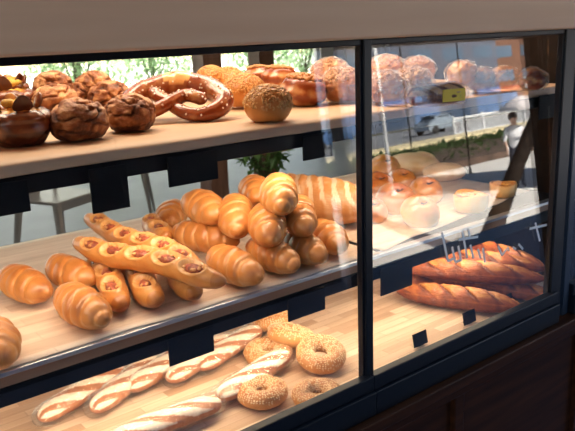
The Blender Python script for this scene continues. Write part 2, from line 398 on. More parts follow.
mb = MB(); mb.box(1.02, X1 - 0.01, 0.048, 0.63, 1.2520, 1.2555); tag(mb.build('wooden_tray', M_paper), 'thin pale wooden tray board at the right end of the top shelf', 'tray')

# price tags hanging from the rails
def price_tag(x0, x1, z0, z1, label, y=0.0405):
    e = empty('price_tag', ((x0 + x1) / 2, y, z1), label, 'price tag', 'black price tags on the shelf rails')
    m = MB(); hw = (x1 - x0) / 2; m.box(-hw, hw, -0.0015, 0.0015, z0 - z1, 0)
    m.build('card', M_tagb, e, bevel=0.0006)
    c = MB(); c.box(-hw * 0.5, hw * 0.5, 0.0017, 0.009, -0.018, -0.004); c.build('clip', M_black, e)
    return e
TG = [(0.195, 0.285, 1.190, 1.231, 'black price tag on the top rail at the far left, below the cheese-topped buns'),
      (0.367, 0.422, 1.170, 1.231, 'tall narrow black price tag on the top rail above the sausage breads'),
      (0.486, 0.571, 1.187, 1.231, 'wide black price tag on the top rail below the pretzel'),
      (0.741, 0.806, 1.190, 1.231, 'black price tag on the top rail below the glazed nut pastry'),
      (0.913, 0.983, 1.186, 1.231, 'black price tag on the top rail just right of the window post'),
      (1.435, 1.502, 1.186, 1.240, 'black price tag on the top rail at the right end'),
      (0.462, 0.543, 0.910, 0.953, 'black price tag on the middle rail below the sausage breads'),
      (0.696, 0.781, 0.914, 0.955, 'black price tag on the middle rail above the sesame bagels'),
      (0.925, 1.014, 0.899, 0.955, 'black price tag on the middle rail left of the baguettes')]
for a in TG: price_tag(*a)
for i, (u, v, lb) in enumerate([(420, 352, 'small black tag card on the bottom shelf edge, nearest the window post'), (469, 329, 'small black tag card on the bottom shelf edge, middle of the three'), (510, 307, 'small black tag card on the bottom shelf edge, under the baguettes')]):
    p = at(u, v, y=0.033)
    e = empty('shelf_tag', (p.x, 0.030, ZB), lb, 'price tag', 'small tags standing on the bottom shelf')
    m = MB(); M = Matrix.Rotation(R(-12), 4, 'X'); m.box(-0.021, 0.021, -0.001, 0.001, 0.001, 0.029, M); m.build('card', M_tagb, e, bevel=0.0005)
    m = MB(); m.box(-0.008, 0.008, 0.0, 0.014, 0.0, 0.003); m.build('foot', M_black, e)

# ------------------------------------------------------------------ bread shapes
def surf(nu, nv, fn, name, mat, parent=None, closed_u=False, z_off=0.0):
    """grid surface; fn(i/nu, angle) -> (Vector, tone)"""
    vs = []; tn = []
    rows = nu if closed_u else nu + 1
    for i in range(rows):
        for k in range(nv):
            p, t = fn(i / nu, 2 * math.pi * k / nv); vs.append(p); tn.append(t)
    fs = []
    for i in range(nu):
        j = (i + 1) % rows
        for k in range(nv):
            fs.append((i * nv + k, i * nv + (k + 1) % nv, j * nv + (k + 1) % nv, j * nv + k))
    m = MB(); m.add(vs, fs, tn)
    me = bpy.data.meshes.new(name); me.from_pydata(m.v, [], m.f)
    if not closed_u:
        bm = bmesh.new(); bm.from_mesh(me); bmesh.ops.remove_doubles(bm, verts=bm.verts, dist=1e-6); 
        bmesh.ops.recalc_face_normals(bm, faces=bm.faces); bm.to_mesh(me); bm.free()
        # tone again by nearest: remove_doubles only merges the pole rings
        tmap = {}
        for q, t in zip(m.v, tn): tmap.setdefault((round(q[0], 6), round(q[1], 6), round(q[2], 6)), t)
        tn = [tmap.get((round(q.co.x, 6), round(q.co.y, 6), round(q.co.z, 6)), 0.5) for q in me.vertices]
    a = me.attributes.new('tone', 'FLOAT', 'POINT'); a.data.foreach_set('value', tn)
    me.polygons.foreach_set('use_smooth', [True] * len(me.polygons))
    return me
def dome(th):  # th 0 bottom pole .. 1 top pole -> (radial, height) of a flat-bottomed bun
    a = math.pi * th
    return math.sin(a), -math.cos(a)

def roll_mesh(seed, N=3.3, bend=0.06, slant=0.35):
    def fn(u, v):
        a = 2 * u - 1; env = max(0.0, 1 - abs(a) ** 2.3) ** 0.62
        aa = abs(a) + slant * 0.22 * math.cos(v - 0.6 * math.copysign(1, a)) * (1 - abs(a)) + 0.03 * fb(u * 3, math.cos(v), seed)
        f = (aa * N + 0.45) % 1.0
        bump = 0.86 + 0.15 * (1 - abs(2 * f - 1) ** 4.0) + 0.09 * f
        r = env * bump * (1 + 0.05 * fb(3 * u, math.cos(v) * 1.5, seed + math.sin(v)))
        z = math.sin(v) * r; y = math.cos(v) * r
        if z < 0: z *= 0.86
        cre = max(0, 1 - min(f * 5, (1 - f) * 14))
        t = 0.50 + 0.20 * max(0, z) - 0.34 * cre * (0.6 + 0.4 * math.sin(v * 3 + seed)) + 0.16 * fb(u * 5, math.cos(v) * 2, seed + 3) - 0.12 * (z < -0.2)
        if f > 0.55: t += 0.10 * (f - 0.55) / 0.45  # shade at each layer's overlapping edge, painted into the tone
        t += 0.15 * max(0, abs(a) - 0.8) / 0.2
        return (Vector((a * 0.5, y + bend * (a * a) * 2.2, z)), t)
    return surf(84, 40, fn, 'crescent_roll', M_roll)
ROLLM = [roll_mesh(s_, n_, b_, sl) for s_, n_, b_, sl in ((1.3, 2.7, 0.08, .7), (5.1, 2.3, 0.14, 1.0), (9.4, 3.0, 0.05, .8), (14.2, 2.5, -0.1, -.9))]
for m_ in ROLLM: m_.materials.append(M_roll)

def orient(o, A, B, L, rad, up=Vector((0, 0, 1)), roll=0.0, flat=1.0):
    c = (A + B) / 2; x = (B - A).normalized(); y = up.cross(x).normalized(); z = x.cross(y)
    M = Matrix((x, y, z)).transposed().to_4x4()
    o.matrix_world = Matrix.Translation(c) @ M @ Matrix.Rotation(roll, 4, 'X') @ Matrix.Diagonal((L, rad, rad * flat, 1))

def roll_item(i, u0, v0, u1, v1, h0, h1, L, rad, label, roll=0.0, group='crescent rolls on the middle shelf'):
    A = at(u0, v0, z=ZM + h0); B = at(u1, v1, z=ZM + h1)
    me = ROLLM[i % 4]; o = bpy.data.objects.new('crescent_roll', me); COL.objects.link(o)
    orient(o, A, B, L, rad, roll=roll)
    return tag(o, label, 'bread roll', group)
RL = [
 (0, 4, 275, 44, 295, .029, .026, .150, .0295, 'golden crescent roll lying at the left edge of the middle shelf, behind two others'),
 (1, 50, 264, 88, 282, .029, .027, .145, .0290, 'golden crescent roll behind and touching the frontmost of the left group'),
 (2, 62, 294, 102, 320, .029, .025, .152, .0300, 'frontmost golden crescent roll of the left group, tip near the steel edge'),
 (3, -16, 328, 4, 355, .028, .026, .150, .030, 'crescent roll cut off by the left side of the picture, nearest the front edge'),
 (0, 214, 257, 252, 276, .030, .026, .160, .0310, 'crescent roll in the bottom row of the pile, beside the sausage bread ends'),
 (2, 254, 247, 290, 264, .030, .026, .155, .0300, 'crescent roll in the bottom row of the pile, second from the left at the front'),
 (1, 288, 237, 318, 258, .030, .026, .150, .0300, 'crescent roll in the bottom row of the pile, next to the rightmost one'),
 (3, 314, 228, 343, 247, .030, .026, .150, .0300, 'rightmost crescent roll at the foot of the pile, before the scored loaf'),
 (1, 182, 234, 224, 241, .045, .040, .150, .0300, 'crescent roll lying low at the left of the pile, above the sausage bread ends'),
 (0, 178, 206, 164, 226, .032, .032, .140, .0320, 'dull golden roll at the back left of the pile, behind the others'),
 (3, 192, 201, 218, 216, .096, .088, .140, .0330, 'smooth plump roll on the upper left of the pile with a small knob end'),
 (2, 235, 192, 236, 244, .105, .062, .150, .0330, 'upright crescent roll standing tip down in the middle of the pile'),
 (0, 266, 210, 268, 240, .092, .070, .145, .0330, 'crescent roll tip forward, just right of the upright one in the pile'),
 (1, 297, 202, 301, 232, .092, .070, .145, .0310, 'crescent roll tip forward at the upper right of the pile'),
 (2, 277, 182, 281, 209, .138, .120, .145, .0330, 'topmost crescent roll of the pile, its tip pointing forward'),
 (3, 250, 184, 262, 200, .105, .100, .130, .0310, 'crescent roll at the top back of the pile, half hidden by the topmost one'),
]
for a in RL: roll_item(*a)

# sausage breads: long dough with slits that show sausage and cheese
def dog(name, A, B, L, rad, nslit, label, seed, upv=Vector((-0.45, -0.75, 1)), first=0.10, last=0.92):
    e = empty(name, (0, 0, 0), label, 'sausage bread', 'sausage breads on the middle shelf')
    cs = [first + (last - first) * (k + 0.5) / nslit for k in range(nslit)]
    hw = (last - first) / nslit * 0.5
    def fn(u, v):
        a = 2 * u - 1; env = max(0.0, 1 - abs(a) ** 5) ** 0.5
        r = env; z = 0; t = 0.5 + 0.12 * fb(u * 6, math.cos(v), seed)
        dv = (v - math.pi / 2 + math.pi) % (2 * math.pi) - math.pi
        best = 9
        for k, c in enumerate(cs):
            sk = 0.25 * dv * hw
            d = math.hypot((u - c + sk) / (hw * 0.74), dv / 0.66); best = min(best, d)
        r *= 1 + 0.03 * math.cos((u - cs[0]) / hw * math.pi)     # swelling round each slit
        if best < 1.0: r *= 0.62 + 0.12 * best ** 2; t = 0.42
        elif best < 1.35:
            q = (best - 1.0) / 0.35; r *= 1.0 + 0.12 * math.sin(math.pi * q); t = 0.14 + 0.4 * q
        t += 0.20 * (abs(a) > 0.9)
        if math.sin(v) < -0.3: t += 0.22
        r *= 1 + 0.03 * fb(u * 12, math.cos(v) * 2, seed + math.sin(v) * 2)
        return (Vector((a * 0.5 * L, math.cos(v) * r * rad + 0.012 * L * math.sin(u * 3 * math.pi + seed), math.sin(v) * r * rad)), t)
    me = surf(150, 44, fn, 'dough', M_dog); link('dough', me, M_dog, e)
    for c in cs:
        m = MB(); x = (c - 0.5) * L
        m.ell((x, 0.012 * L * math.sin(c * 3 * math.pi + seed), rad * 0.60), (hw * L * 0.62, rad * 0.42, rad * 0.34), 12, 8)
        link_ = m.build('sausage', M_saus, e, smooth=True)
        m = MB(); random.seed(int(c * 100 + seed * 10))
        for q in range(5):
            m.ell((x + (random.random() - .5) * hw * L * 1.1, 0.012 * L * math.sin(c * 3 * math.pi + seed) + (random.random() - .5) * rad * 0.7, rad * (0.80 + .08 * random.random())), (0.004, 0.0035, 0.0022), 6, 4)
        m.build('cheese', M_cheese, e, smooth=True)
    c = (A + B) / 2; x = (B - A).normalized(); y = upv.cross(x).normalized(); z = x.cross(y)
    e.matrix_world = Matrix.Translation(c) @ Matrix((x, y, z)).transposed().to_4x4()
    return e
def H(u, v, h): return at(u, v, z=ZM + h)
dog('sausage_bread', H(80, 217, .078), H(212, 272, .066), .40, .0195, 6, 'rear long sausage bread laid across the top of the others, reaching behind the front one', 1.0)
dog('sausage_bread', H(76, 244, .066), H(222, 279, .066), .365, .0205, 5, 'front long sausage bread laid across the others, ends above the steel edge', 2.0)
dog('sausage_bread', H(92, 256, .022), H(128, 313, .022), .25, .0225, 3, 'short sausage bread underneath, leftmost, end facing the street', 3.0)
dog('sausage_bread', H(126, 258, .022), H(159, 306, .022), .23, .0225, 3, 'short sausage bread underneath, middle one, end facing the street', 4.0)
dog('sausage_bread', H(168, 260, .022), H(195, 296, .022), .19, .0215, 3, 'short sausage bread underneath, rightmost, mostly covered with a dark slit', 5.0)
dog('sausage_bread', H(148, 222, .040), H(166, 238, .040), .15, .0215, 2, 'small sausage bread end rising behind the long ones, beside the roll pile', 6.0)

# rustic cracked rolls, and other round things
def blob(name, mat, rx, ry, rz, seed, disp, tone, nu=44, nv=64, bottom=0.75):
    def fn(u, v):
        s_, c_ = dome(u); d = Vector((s_ * math.cos(v), s_ * math.sin(v), c_))
        k = 1 + disp(d, seed)
        p = Vector((d.x * rx * k, d.y * ry * k, d.z * rz * k))
        if p.z < -rz * bottom: p.z = -rz * bottom
        return (p, tone(d, seed))
    me = surf(nu, nv, fn, name, mat); me.materials.append(mat); return me
ZS = [1.0]
def sit(u, v, rpx, zs, flat=0.8, bottom=0.75):
    """centre and radius of a round thing of rpx pixel radius resting on height zs (ZS: how much taller it stands)"""
    rad = 0.035; ZS[0] = 1.0
    for _ in range(4):
        p = at(u, v, z=zs + rad * flat * bottom); rad = size_at(p, rpx)
    if p.y > 0.52:
        p = at(u, v, y=0.52); rad = size_at(p, rpx); pass
    return p, rad
def cr_disp(d, s):
    w_ = 0.35 * fb(d.x * 1.5, d.y * 1.5, s)
    a = abs(fb(d.x * 1.25 + w_, d.y * 1.25, d.z * 1.25 + s, 2)); crack = max(0, 1 - a * 7)
    return 0.07 * fb(d.x * 2 + s, d.y * 2, d.z * 2) - 0.20 * crack * min(1, max(0, d.z + .45) * 3) + 0.045 * fb(d.x * 5, d.y * 5, d.z * 5 + s)
def cr_tone(d, s):
    w_ = 0.35 * fb(d.x * 1.5, d.y * 1.5, s)
    a = abs(fb(d.x * 1.25 + w_, d.y * 1.25, d.z * 1.25 + s, 2)); crack = max(0, 1 - a * 7)
    t = 0.46 + 0.6 * fb(d.x * 2.2, d.y * 2.2, d.z * 2 + s + 4) + 0.42 * crack
    return t + (0.35 if d.z < -0.25 else 0) * min(1, (-0.25 - d.z) * 3 if d.z < -.25 else 0) - 0.2 * max(0, d.z)
CR = [blob('rustic_roll', M_rustic, 1, 1, 0.8, s_, cr_disp, cr_tone, 60, 84) for s_ in (1.7, 6.2, 11.9)]
for i, (u, v, r_, up_, lb) in enumerate([
    (79, 121, 29, 0, 'crusty brown rustic roll at the front of the top shelf, nearest the cheese-topped bun'),
    (57, 104, 25, 0, 'crusty rustic roll with a floury ear, second from the front of the left column'),
    (53, 87, 20, .026, 'crusty rustic roll at the back of the left column, against the bright window'),
    (130, 114, 26, 0, 'crusty brown rustic roll at the front of the right column, left of the pretzel'),
    (110, 98, 22, 0.004, 'crusty rustic roll in the middle of the right column, left of the pretzel'),
    (94, 86, 19, .026, 'pale-topped rustic roll at the back of the right column'),
    (76, 94, 15, .018, 'rustic roll wedged between the two columns of crusty rolls')]):
    p, rad = sit(u, v, r_, ZT + up_, 0.8)
    o = bpy.data.objects.new('rustic_roll', CR[i % 3]); COL.objects.link(o); o.location = p; o.scale = (rad, rad * 0.98, rad * ZS[0]); o.rotation_euler = (0, 0, 1.3 * i + 0.4)
    tag(o, lb, 'bread roll', 'rustic rolls on the top shelf')

# dark glazed buns cut in a star, yellow filling
def cheese_bun(u, v, rpx, lb, seed, up_=0.0):
    p, rad = sit(u, v, rpx, ZT + up_, 0.78)
    e = empty('cheese_bun', p, lb, 'bun', 'cheese-topped buns on the top shelf', (0, 0, seed))
    e.scale = (rad, rad, rad * ZS[0])
    def disp(d, s):
        ph = math.atan2(d.y, d.x); pet = abs(math.sin(2 * ph + 0.4)) ** 0.5
        open_ = max(0, (d.z - 0.45)) / 0.55
        return 0.05 * fb(d.x * 2, d.y * 2, d.z * 2 + s) - 0.42 * open_ * (0.6 + 0.4 * (1 - pet)) + (0.14 * pet if 0.25 < d.z < 0.62 else 0)
    def tone(d, s):
        ph = math.atan2(d.y, d.x); pet = abs(math.sin(2 * ph + 0.4)) ** 0.5
        return 0.62 + 0.25 * fb(d.x * 2, d.y * 2, d.z * 2 + s) - (0.55 if d.z > 0.60 else 0) + (0.2 if d.z < -.2 else 0)
    me = blob('crust', M_cbun, 1, 1, 0.84, seed, disp, tone, 44, 64); link('crust', me, None, e)
    m = MB(); random.seed(int(seed * 10))
    for k in range(16):
        a = random.random() * 6.28; q = 0.45 * math.sqrt(random.random())
        m.ell((q * math.cos(a), q * math.sin(a), 0.62 + 0.18 * random.random()), (0.19, 0.17, 0.13), 8, 6)
    m.build('filling', M_yellow, e, smooth=True)
    for k in range(4):      # crust points folded outwards
        m = MB(); a = k * math.pi / 2 + 0.5
        M = Matrix.Rotation(a, 4, 'Z') @ Matrix.Translation((0.60, 0, 0.62)) @ Matrix.Rotation(R(-58), 4, 'Y') @ Matrix.Scale(1.35, 4)
        pts = [(-.10, -.34, 0), (-.10, .34, 0), (.30, .20, .02), (.38, 0, .16), (.30, -.20, .02), (0, 0, .10)]
        top = [M @ Vector(q) for q in pts]; bot = [M @ (Vector(q) - Vector((0, 0, .07))) for q in pts]
        vs = top + bot; fs = [(0, 5, 1), (1, 5, 2), (2, 5, 3), (3, 5, 4), (4, 5, 0), (6, 7, 11), (7, 8, 11), (8, 9, 11), (9, 10, 11), (10, 6, 11), (0, 1, 7, 6), (1, 2, 8, 7), (2, 3, 9, 8), (3, 4, 10, 9), (4, 0, 6, 10)]
        m.add(vs, fs, [0.75, .75, .6, .3, .6, .35] + [0.8] * 6)
        o = m.build('crust_point', M_cbun, e, smooth=True, tone=True)
        sb = o.modifiers.new('s', 'SUBSURF'); sb.levels = 2; sb.render_levels = 2
cheese_bun(20, 126, 30, 'dark glazed bun with split top, at the front left corner of the top shelf', 1.0)
cheese_bun(8, 103, 26, 'glazed bun with yellow cheese filling behind the front left bun', 2.2, 0.006)
cheese_bun(12, 92, 17, 'small glazed bun behind the cheese buns at the upper left', 3.1, 0.026)
cheese_bun(-24, 118, 28, 'glazed bun cut off by the left side of the picture on the top shelf', 4.0)

# pretzel
def pretzel():
    c = at(175, 113, z=ZT + 0.014)
    rad = size_at(at(175, 92, z=ZT + .04), 45)
    e = empty('pretzel', c, 'large dark brown soft pretzel with a pale split and salt, leaning on the top shelf', 'pretzel')
    P = [(-.10, -.40), (-.33, -.33), (.02, -.02), (.36, .18), (.62, .44)]
    ctrl = [(.44, -.46, .02), (.30, -.30, .10), (.05, -.02, .17), (-.22, .20, .14), (-.55, .22, .05), (-.90, .12, 0), (-1.02, .45, 0), (-.72, .88, 0), (-.25, 1.06, .02), (0, 1.10, .03), (.25, 1.06, .02), (.72, .88, 0), (1.02, .45, 0), (.90, .12, 0), (.55, .0, .03), (.22, .05, .06), (-.05, .0, .04), (-.30, -.30, .06), (-.44, -.46, .02)]
    ctrl = [(.70, .18, .16), (.45, .30, .20), (.20, .42, .16), (-.05, .22, .16), (-.35, .02, .12), (-.70, -.02, .02), (-1.0, .16, 0), (-1.05, .50, 0), (-.78, .86, 0), (-.35, 1.06, 0), (0, 1.10, 0), (.35, 1.06, 0), (.78, .86, 0), (1.05, .50, 0), (1.0, .16, 0), (.70, -.08, .0), (.35, -.10, .02), (.05, .10, .04), (-.20, .40, .06), (-.45, .62, .06), (-.60, .80, .12)]
    n = len(ctrl); pts = []
    C = [Vector(q) for q in ctrl]
    for i in range(n - 1):
        p0, p1, p2, p3 = C[max(i - 1, 0)], C[i], C[i + 1], C[min(i + 2, n - 1)]
        for k in range(8):
            t = k / 8; pts.append(0.5 * ((2 * p1) + (p2 - p0) * t + (2 * p0 - 5 * p1 + 4 * p2 - p3) * t * t + (3 * p1 - p0 - 3 * p2 + p3) * t ** 3))
    pts.append(C[-1]); N = len(pts)
    lift = [0] * N
    tang = [(pts[min(i + 1, N - 1)] - pts[max(i - 1, 0)]).normalized() for i in range(N)]
    def fn(u, v):
        i = min(N - 1, int(round(u * (N - 1)))); t = tang[i]; side = t.cross(Vector((0, 0, 1))).normalized(); upv = side.cross(t)
        s_ = abs(2 * u - 1)
        rr = 0.15 + 0.16 * max(0, 1 - s_ / 0.55) ** 0.8
        rr *= min(1, (1 - s_) * 18 + 0.05) ** 0.5
        split = max(0, 1 - abs(u - .5) / 0.055) * max(0, math.sin(v - .2)) ** 3
        tone = 0.55 + 0.2 * fb(u * 30, math.cos(v), 2) + 0.2 * (math.sin(v) < -.2) - 0.50 * (split > 0.10)
        k = rr * (1 + 0.12 * split + 0.05 * fb(u * 25, math.cos(v) * 2, math.sin(v)))
        return (pts[i] + side * math.cos(v) * k + upv * math.sin(v) * k, tone)
    me = surf(N - 1, 22, fn, 'dough', M_pret); link('dough', me, M_pret, e)
    m = MB(); random.seed(3)
    vl = me.vertices
    for k in range(260):
        q = vl[random.randrange(len(vl))]
        if q.normal.z > 0.35: m.box(-.018, .018, -.016, .016, -.012, .02, Matrix.Translation(q.co) @ Euler((random.random() * 3, random.random() * 3, 0)).to_matrix().to_4x4())
    tag(m.build('salt', M_salt, e), kind='stuff')
    e.scale = (rad * .92, rad * .92, rad * .92); e.rotation_euler = Euler((R(29), 0, R(-37)), 'XYZ')
    return e
pretzel()

# seeded buns
def scatter(m, me, n, size, zmin, seed, elong=1.6, lift=0.0):
    random.seed(seed); cand = [q for q in me.vertices if q.normal.z > zmin]
    for k in range(n):
        q = random.choice(cand); nn = q.normal.normalized()
        co = q.co + Vector([(random.random() - .5) * size * 2 for _ in range(3)]) * 0.6 + nn * lift
        M = nn.to_track_quat('Z', 'Y').to_matrix().to_4x4() @ Matrix.Rotation(random.random() * 6.28, 4, 'Z') @ Matrix.Rotation((random.random() - .5) * 0.8, 4, 'X')
        m.ell(co, (size * elong, size, size * 0.55), 6, 4, M.to_3x3().to_4x4())
def soft_disp(d, s): return 0.03 * fb(d.x * 1.5, d.y * 1.5, d.z * 1.5 + s)
def soft_tone(d, s): return 0.55 + 0.25 * d.z + 0.1 * fb(d.x * 2, d.y * 2, s)
def bun_proto(name, crustm, seedm, nseed, ssize, zmin, flat, seed, label, cat, group):
    e = empty(name, (0, 0, 0), label, cat, group)
    me = blob('crust', crustm, 1, 1, flat, seed, soft_disp, soft_tone, 30, 44); link('crust', me, None, e)
    m = MB(); scatter(m, me, nseed, ssize, zmin, int(seed)); tag(m.build('seeds', seedm, e, smooth=True), kind='stuff')
    return e
pb = bun_proto('seeded_bun', M_seedb, M_seed, 850, 0.046, -0.12, 0.82, 4, '', 'bun', 'seeded buns on the top shelf')
for i, (u, v, r_, up_, lb) in enumerate([
    (268, 105, 24.5, 0, 'round bun covered in toasted seeds, frontmost of the seeded row beside the pretzel'),
    (244, 92, 22, 0.002, 'seed-covered bun, second from the front of the seeded row'),
    (228, 82, 18, .012, 'seed-covered bun, third from the front, right behind the pretzel edge'),
    (211, 78, 15, .026, 'seed-covered bun at the back of the seeded row, partly behind the pretzel')]):
    o = pb if i == 0 else copy_tree(pb)
    p, rad = sit(u, v, r_, ZT + up_, 0.82); o.location = p; o.scale = (rad, rad, rad * ZS[0]); o.rotation_euler = (0, 0, i * 1.7); o['label'] = lb

# glazed nut pastries
def nut_pastry(u, v, rpx, lb, seed, up_=0.0):
    p, rad = sit(u, v, rpx, ZT + up_, 0.72)
    e = empty('nut_pastry', p, lb, 'pastry', 'glazed nut pastries on the top shelf', (0.12, -0.05, seed)); e.scale = (rad, rad, rad * ZS[0])
    def disp(d, s):
        ph = math.atan2(d.y, d.x)
        sp = math.sin((d.z * 1.3 + ph / 6.28) * 2 * math.pi)
        return 0.035 * sp - 0.16 * max(0, d.z - 0.6) / 0.4
    def tone(d, s): return 0.50 + 0.12 * math.sin((d.z * 1.3 + math.atan2(d.y, d.x) / 6.28) * 2 * math.pi + 1.2) + 0.15 * fb(d.x * 3, d.y * 3, s)
    me = blob('crust', M_pret, 1, 1, 0.74, seed, disp, tone, 50, 60); link('crust', me, None, e)
    m = MB(); random.seed(int(seed * 7))
    for k in range(230):
        a = random.random() * 6.28; q = 0.74 * math.sqrt(random.random())
        m.ell((q * math.cos(a), q * math.sin(a), 0.66 - .26 * q * q + .05 * random.random()), (.085, .06, .05), 6, 4, Euler((random.random() * 3, random.random() * 3, random.random() * 3)).to_matrix().to_4x4())
    tag(m.build('nuts', M_nuts, e, smooth=True), kind='stuff')
nut_pastry(303, 91, 24, 'dark glazed spiral pastry topped with nuts, frontmost beside the seeded bun', 1.1)
nut_pastry(279, 79, 19, 'glazed nut pastry behind the frontmost one, beside the seeded buns', 2.3, 0.014)
nut_pastry(258, 76, 15, 'glazed nut pastry at the back of the top shelf behind the seeded buns', 3.3, 0.026)

# ------------------------------------------------------------------ breads in clear bags
def long_mesh(name, mat, seed, kind):
    def fn(u, v):
        a = 2 * u - 1; p_ = {'baguette': 4.0, 'loaf': 3.0, 'stick': 6.0}[kind]
        env = max(0.0, 1 - abs(a) ** p_) ** (0.62 if kind == 'baguette' else 0.5)
        if kind == 'baguette': env *= 1 - 0.25 * a * a
        s_, c_ = math.sin(v), math.cos(v); t = 0.55; k = 1.0
        dv = (v - math.pi / 2 + math.pi) % (2 * math.pi) - math.pi
        if kind == 'baguette':
            n = 5; x = u * n * 1.08 - dv * 0.55 - 0.04; f = x % 1.0
            inside = abs(dv) < 1.1 and 0.04 < u < 0.97
            if inside:
                q = 1 - (abs(dv) / 1.1) ** 2
                k += q * (0.20 * math.sin(f * math.pi) ** 0.6 - 0.26 * max(0, 1 - f * 5) - 0.03) + 0.12 * q * (f > 0.82)
                t = 0.14 + 0.40 * f + 0.40 * (1 - q) if f > 0.12 else 0.85
                if f > .84: t = 0.85
        elif kind == 'loaf':
            n = 10; x = u * n - dv * 0.9; f = (x + 0.15 * fb(u * 9, dv * 2, seed)) % 1.0
            if abs(dv) < 1.35:
                q = 1 - (abs(dv) / 1.35) ** 2
                k += q * 0.07 * math.sin(f * math.pi); t = 0.55 - 0.45 * (f < 0.36) * min(1, q * 2)
        else:
            n = 3; x = u * n - dv * 0.7; f = x % 1.0
            if abs(dv) < 1.3: k += 0.12 * math.sin(f * math.pi) - .05; t = 0.05 if 0.15 < f < 0.72 else 0.65
        k *= 1 + 0.05 * fb(u * 7, c_ * 1.5, seed + s_) + (0.05 * fb(u * 40, c_ * 4, seed + s_ * 4) if kind == 'baguette' else 0)
        if s_ < (.30 if kind == 'baguette' else -.1): t = 0.80 if kind == 'baguette' else 0.62
        z = s_ * env * k
        if z < 0: z *= 0.8
        return (Vector((a * .5, c_ * env * k + 0.10 * math.sin(u * 3 + seed), z)), t + 0.22 * fb(u * 20, c_ * 3, seed))
    me = surf(130, 44, fn, name, mat); me.materials.append(mat); return me
BG = [long_mesh('baguette', M_bag, s_, 'baguette') for s_ in (1.1, 4.4)]
def B_(u, v, h): return at(u, v, z=ZB + h)
for i, (a, b_, L, rad, lb) in enumerate([
    ((404, 293, .024), (514, 306, .024), .29, .0275, 'dark baguette lying lowest at the front of the baguette stack'),
    ((466, 283, .024), (532, 294, .024), .27, .0250, 'dark baguette at the right of the lower layer of the stack'),
    ((404, 268, .072), (534, 278, .066), .35, .0270, 'golden slashed baguette lying on top of the stack, nearest the street'),
    ((420, 256, .074), (532, 268, .070), .34, .0265, 'slashed baguette lying on the stack behind the nearest one'),
    ((455, 243, .085), (528, 262, .080), .30, .0230, 'baguette at the back top of the stack under the white lettering'),
    ((410, 282, .026), (490, 276, .026), .28, .0270, 'baguette in the lower layer at the back of the stack')]):
    o = bpy.data.objects.new('baguette', BG[i % 2]); COL.objects.link(o)
    orient(o, B_(*a), B_(*b_), L, rad, up=Vector((0, -0.35, 1))); tag(o, lb, 'baguette', 'baguettes on the bottom shelf')
# large scored loaf on the middle shelf
LO = long_mesh('scored_loaf', M_loaf, 2.2, 'loaf')
o = bpy.data.objects.new('scored_loaf', LO); COL.objects.link(o)
orient(o, H(262, 196, .046), H(362, 206, .046), .30, .056, up=Vector((0, -0.3, 1)))
tag(o, 'large floury loaf with parallel slashes, behind the crescent roll pile', 'loaf')

def wrap_mesh(L, rx, rz, seed, name='clear_bag'):
    def fn(u, v):
        a = 2 * u - 1; env = max(0.0, 1 - abs(a) ** 8) ** 0.4
        k = 1.10 + 0.07 * fb(u * 9, math.cos(v) * 3, seed + 2 * math.sin(v))
        return (Vector((a * .54 * L, math.cos(v) * rx * env * k, max(-rz * .86, math.sin(v) * rz * env * k))), 0.5)
    return surf(56, 36, fn, name, M_wrap)
def bagged(A, B, L, rad, lb, seed, name='bagged_bread', kind='stick', mat=None, zflat=0.8, group=None, cat='bread'):
    e = empty(name, (A + B) / 2, lb, cat, group)
    me = long_mesh('bread', mat or M_loaf, seed, kind); o = link('bread', me, None, e); o.scale = (L, rad, rad * zflat)
    link('clear_bag', wrap_mesh(L, rad, rad * zflat, seed), M_wrap, e)
    x = (B - A).normalized(); y = Vector((0, 0, 1)).cross(x).normalized(); z = x.cross(y)
    e.matrix_world = Matrix.Translation((A + B) / 2) @ Matrix((x, y, z)).transposed().to_4x4()
    return e
M_sand = crust('white_brown_crust', (0.90, 0.78, 0.62), (0.52, 0.20, 0.07), (0.26, 0.08, 0.025), 0.45, 40, 0.3, 0.3)
for i, (a, b_, L, rad, lb) in enumerate([
    ((195, 372, .020), (262, 326, .020), .25, .026, 'floury split bread in a clear bag, rightmost of the bagged row beside the bagels'),
    ((160, 388, .020), (236, 332, .020), .25, .026, 'floury split bread in a clear bag, second of the row from the bagels'),
    ((120, 396, .020), (200, 340, .020), .25, .026, 'floury split bread in a clear bag, third of the row from the bagels'),
    ((215, 400, .020), (290, 352, .020), .25, .026, 'bagged floury bread lying in front of the row, nearest the window pane'),
    ((80, 420, .020), (165, 352, .020), .25, .026, 'bagged floury bread, fourth of the row, below the middle shelf edge'),
    ((30, 425, .020), (130, 364, .020), .25, .026, 'bagged floury bread at the left end of the row below the middle shelf edge'),
    ((120, 440, .020), (210, 405, .020), .25, .026, 'bagged floury bread low in the picture, left of centre')]):
    bagged(B_(*a), B_(*b_), L * .82, .0235, lb, 1.0 + i, mat=M_sand, group='bagged breads on the bottom shelf')

# bagels
def bagel_proto():
    e = empty('sesame_bagel', (0, 0, 0), '', 'bagel', 'sesame bagels on the bottom shelf')
    def fn(u, v):
        ph = 2 * math.pi * u; r0 = 0.64; rr = 0.37 * (1 + 0.05 * fb(math.cos(ph) * 2, math.sin(ph) * 2, 1))
        q = r0 + rr * math.cos(v)
        return (Vector((q * math.cos(ph), q * math.sin(ph), rr * 0.92 * math.sin(v))), 0.5 + 0.25 * math.sin(v) + 0.15 * fb(u * 9, math.cos(v), 3))
    me = surf(56, 28, fn, 'dough', M_bagel, closed_u=True)
    bm = bmesh.new(); bm.from_mesh(me); bmesh.ops.recalc_face_normals(bm, faces=bm.faces); bm.to_mesh(me); bm.free()
    link('dough', me, M_bagel, e)
    m = MB(); scatter(m, me, 900, 0.026, 0.0, 5, 1.7); tag(m.build('seeds', M_sesame, e, smooth=True), kind='stuff')
    return e
pg = bagel_proto()
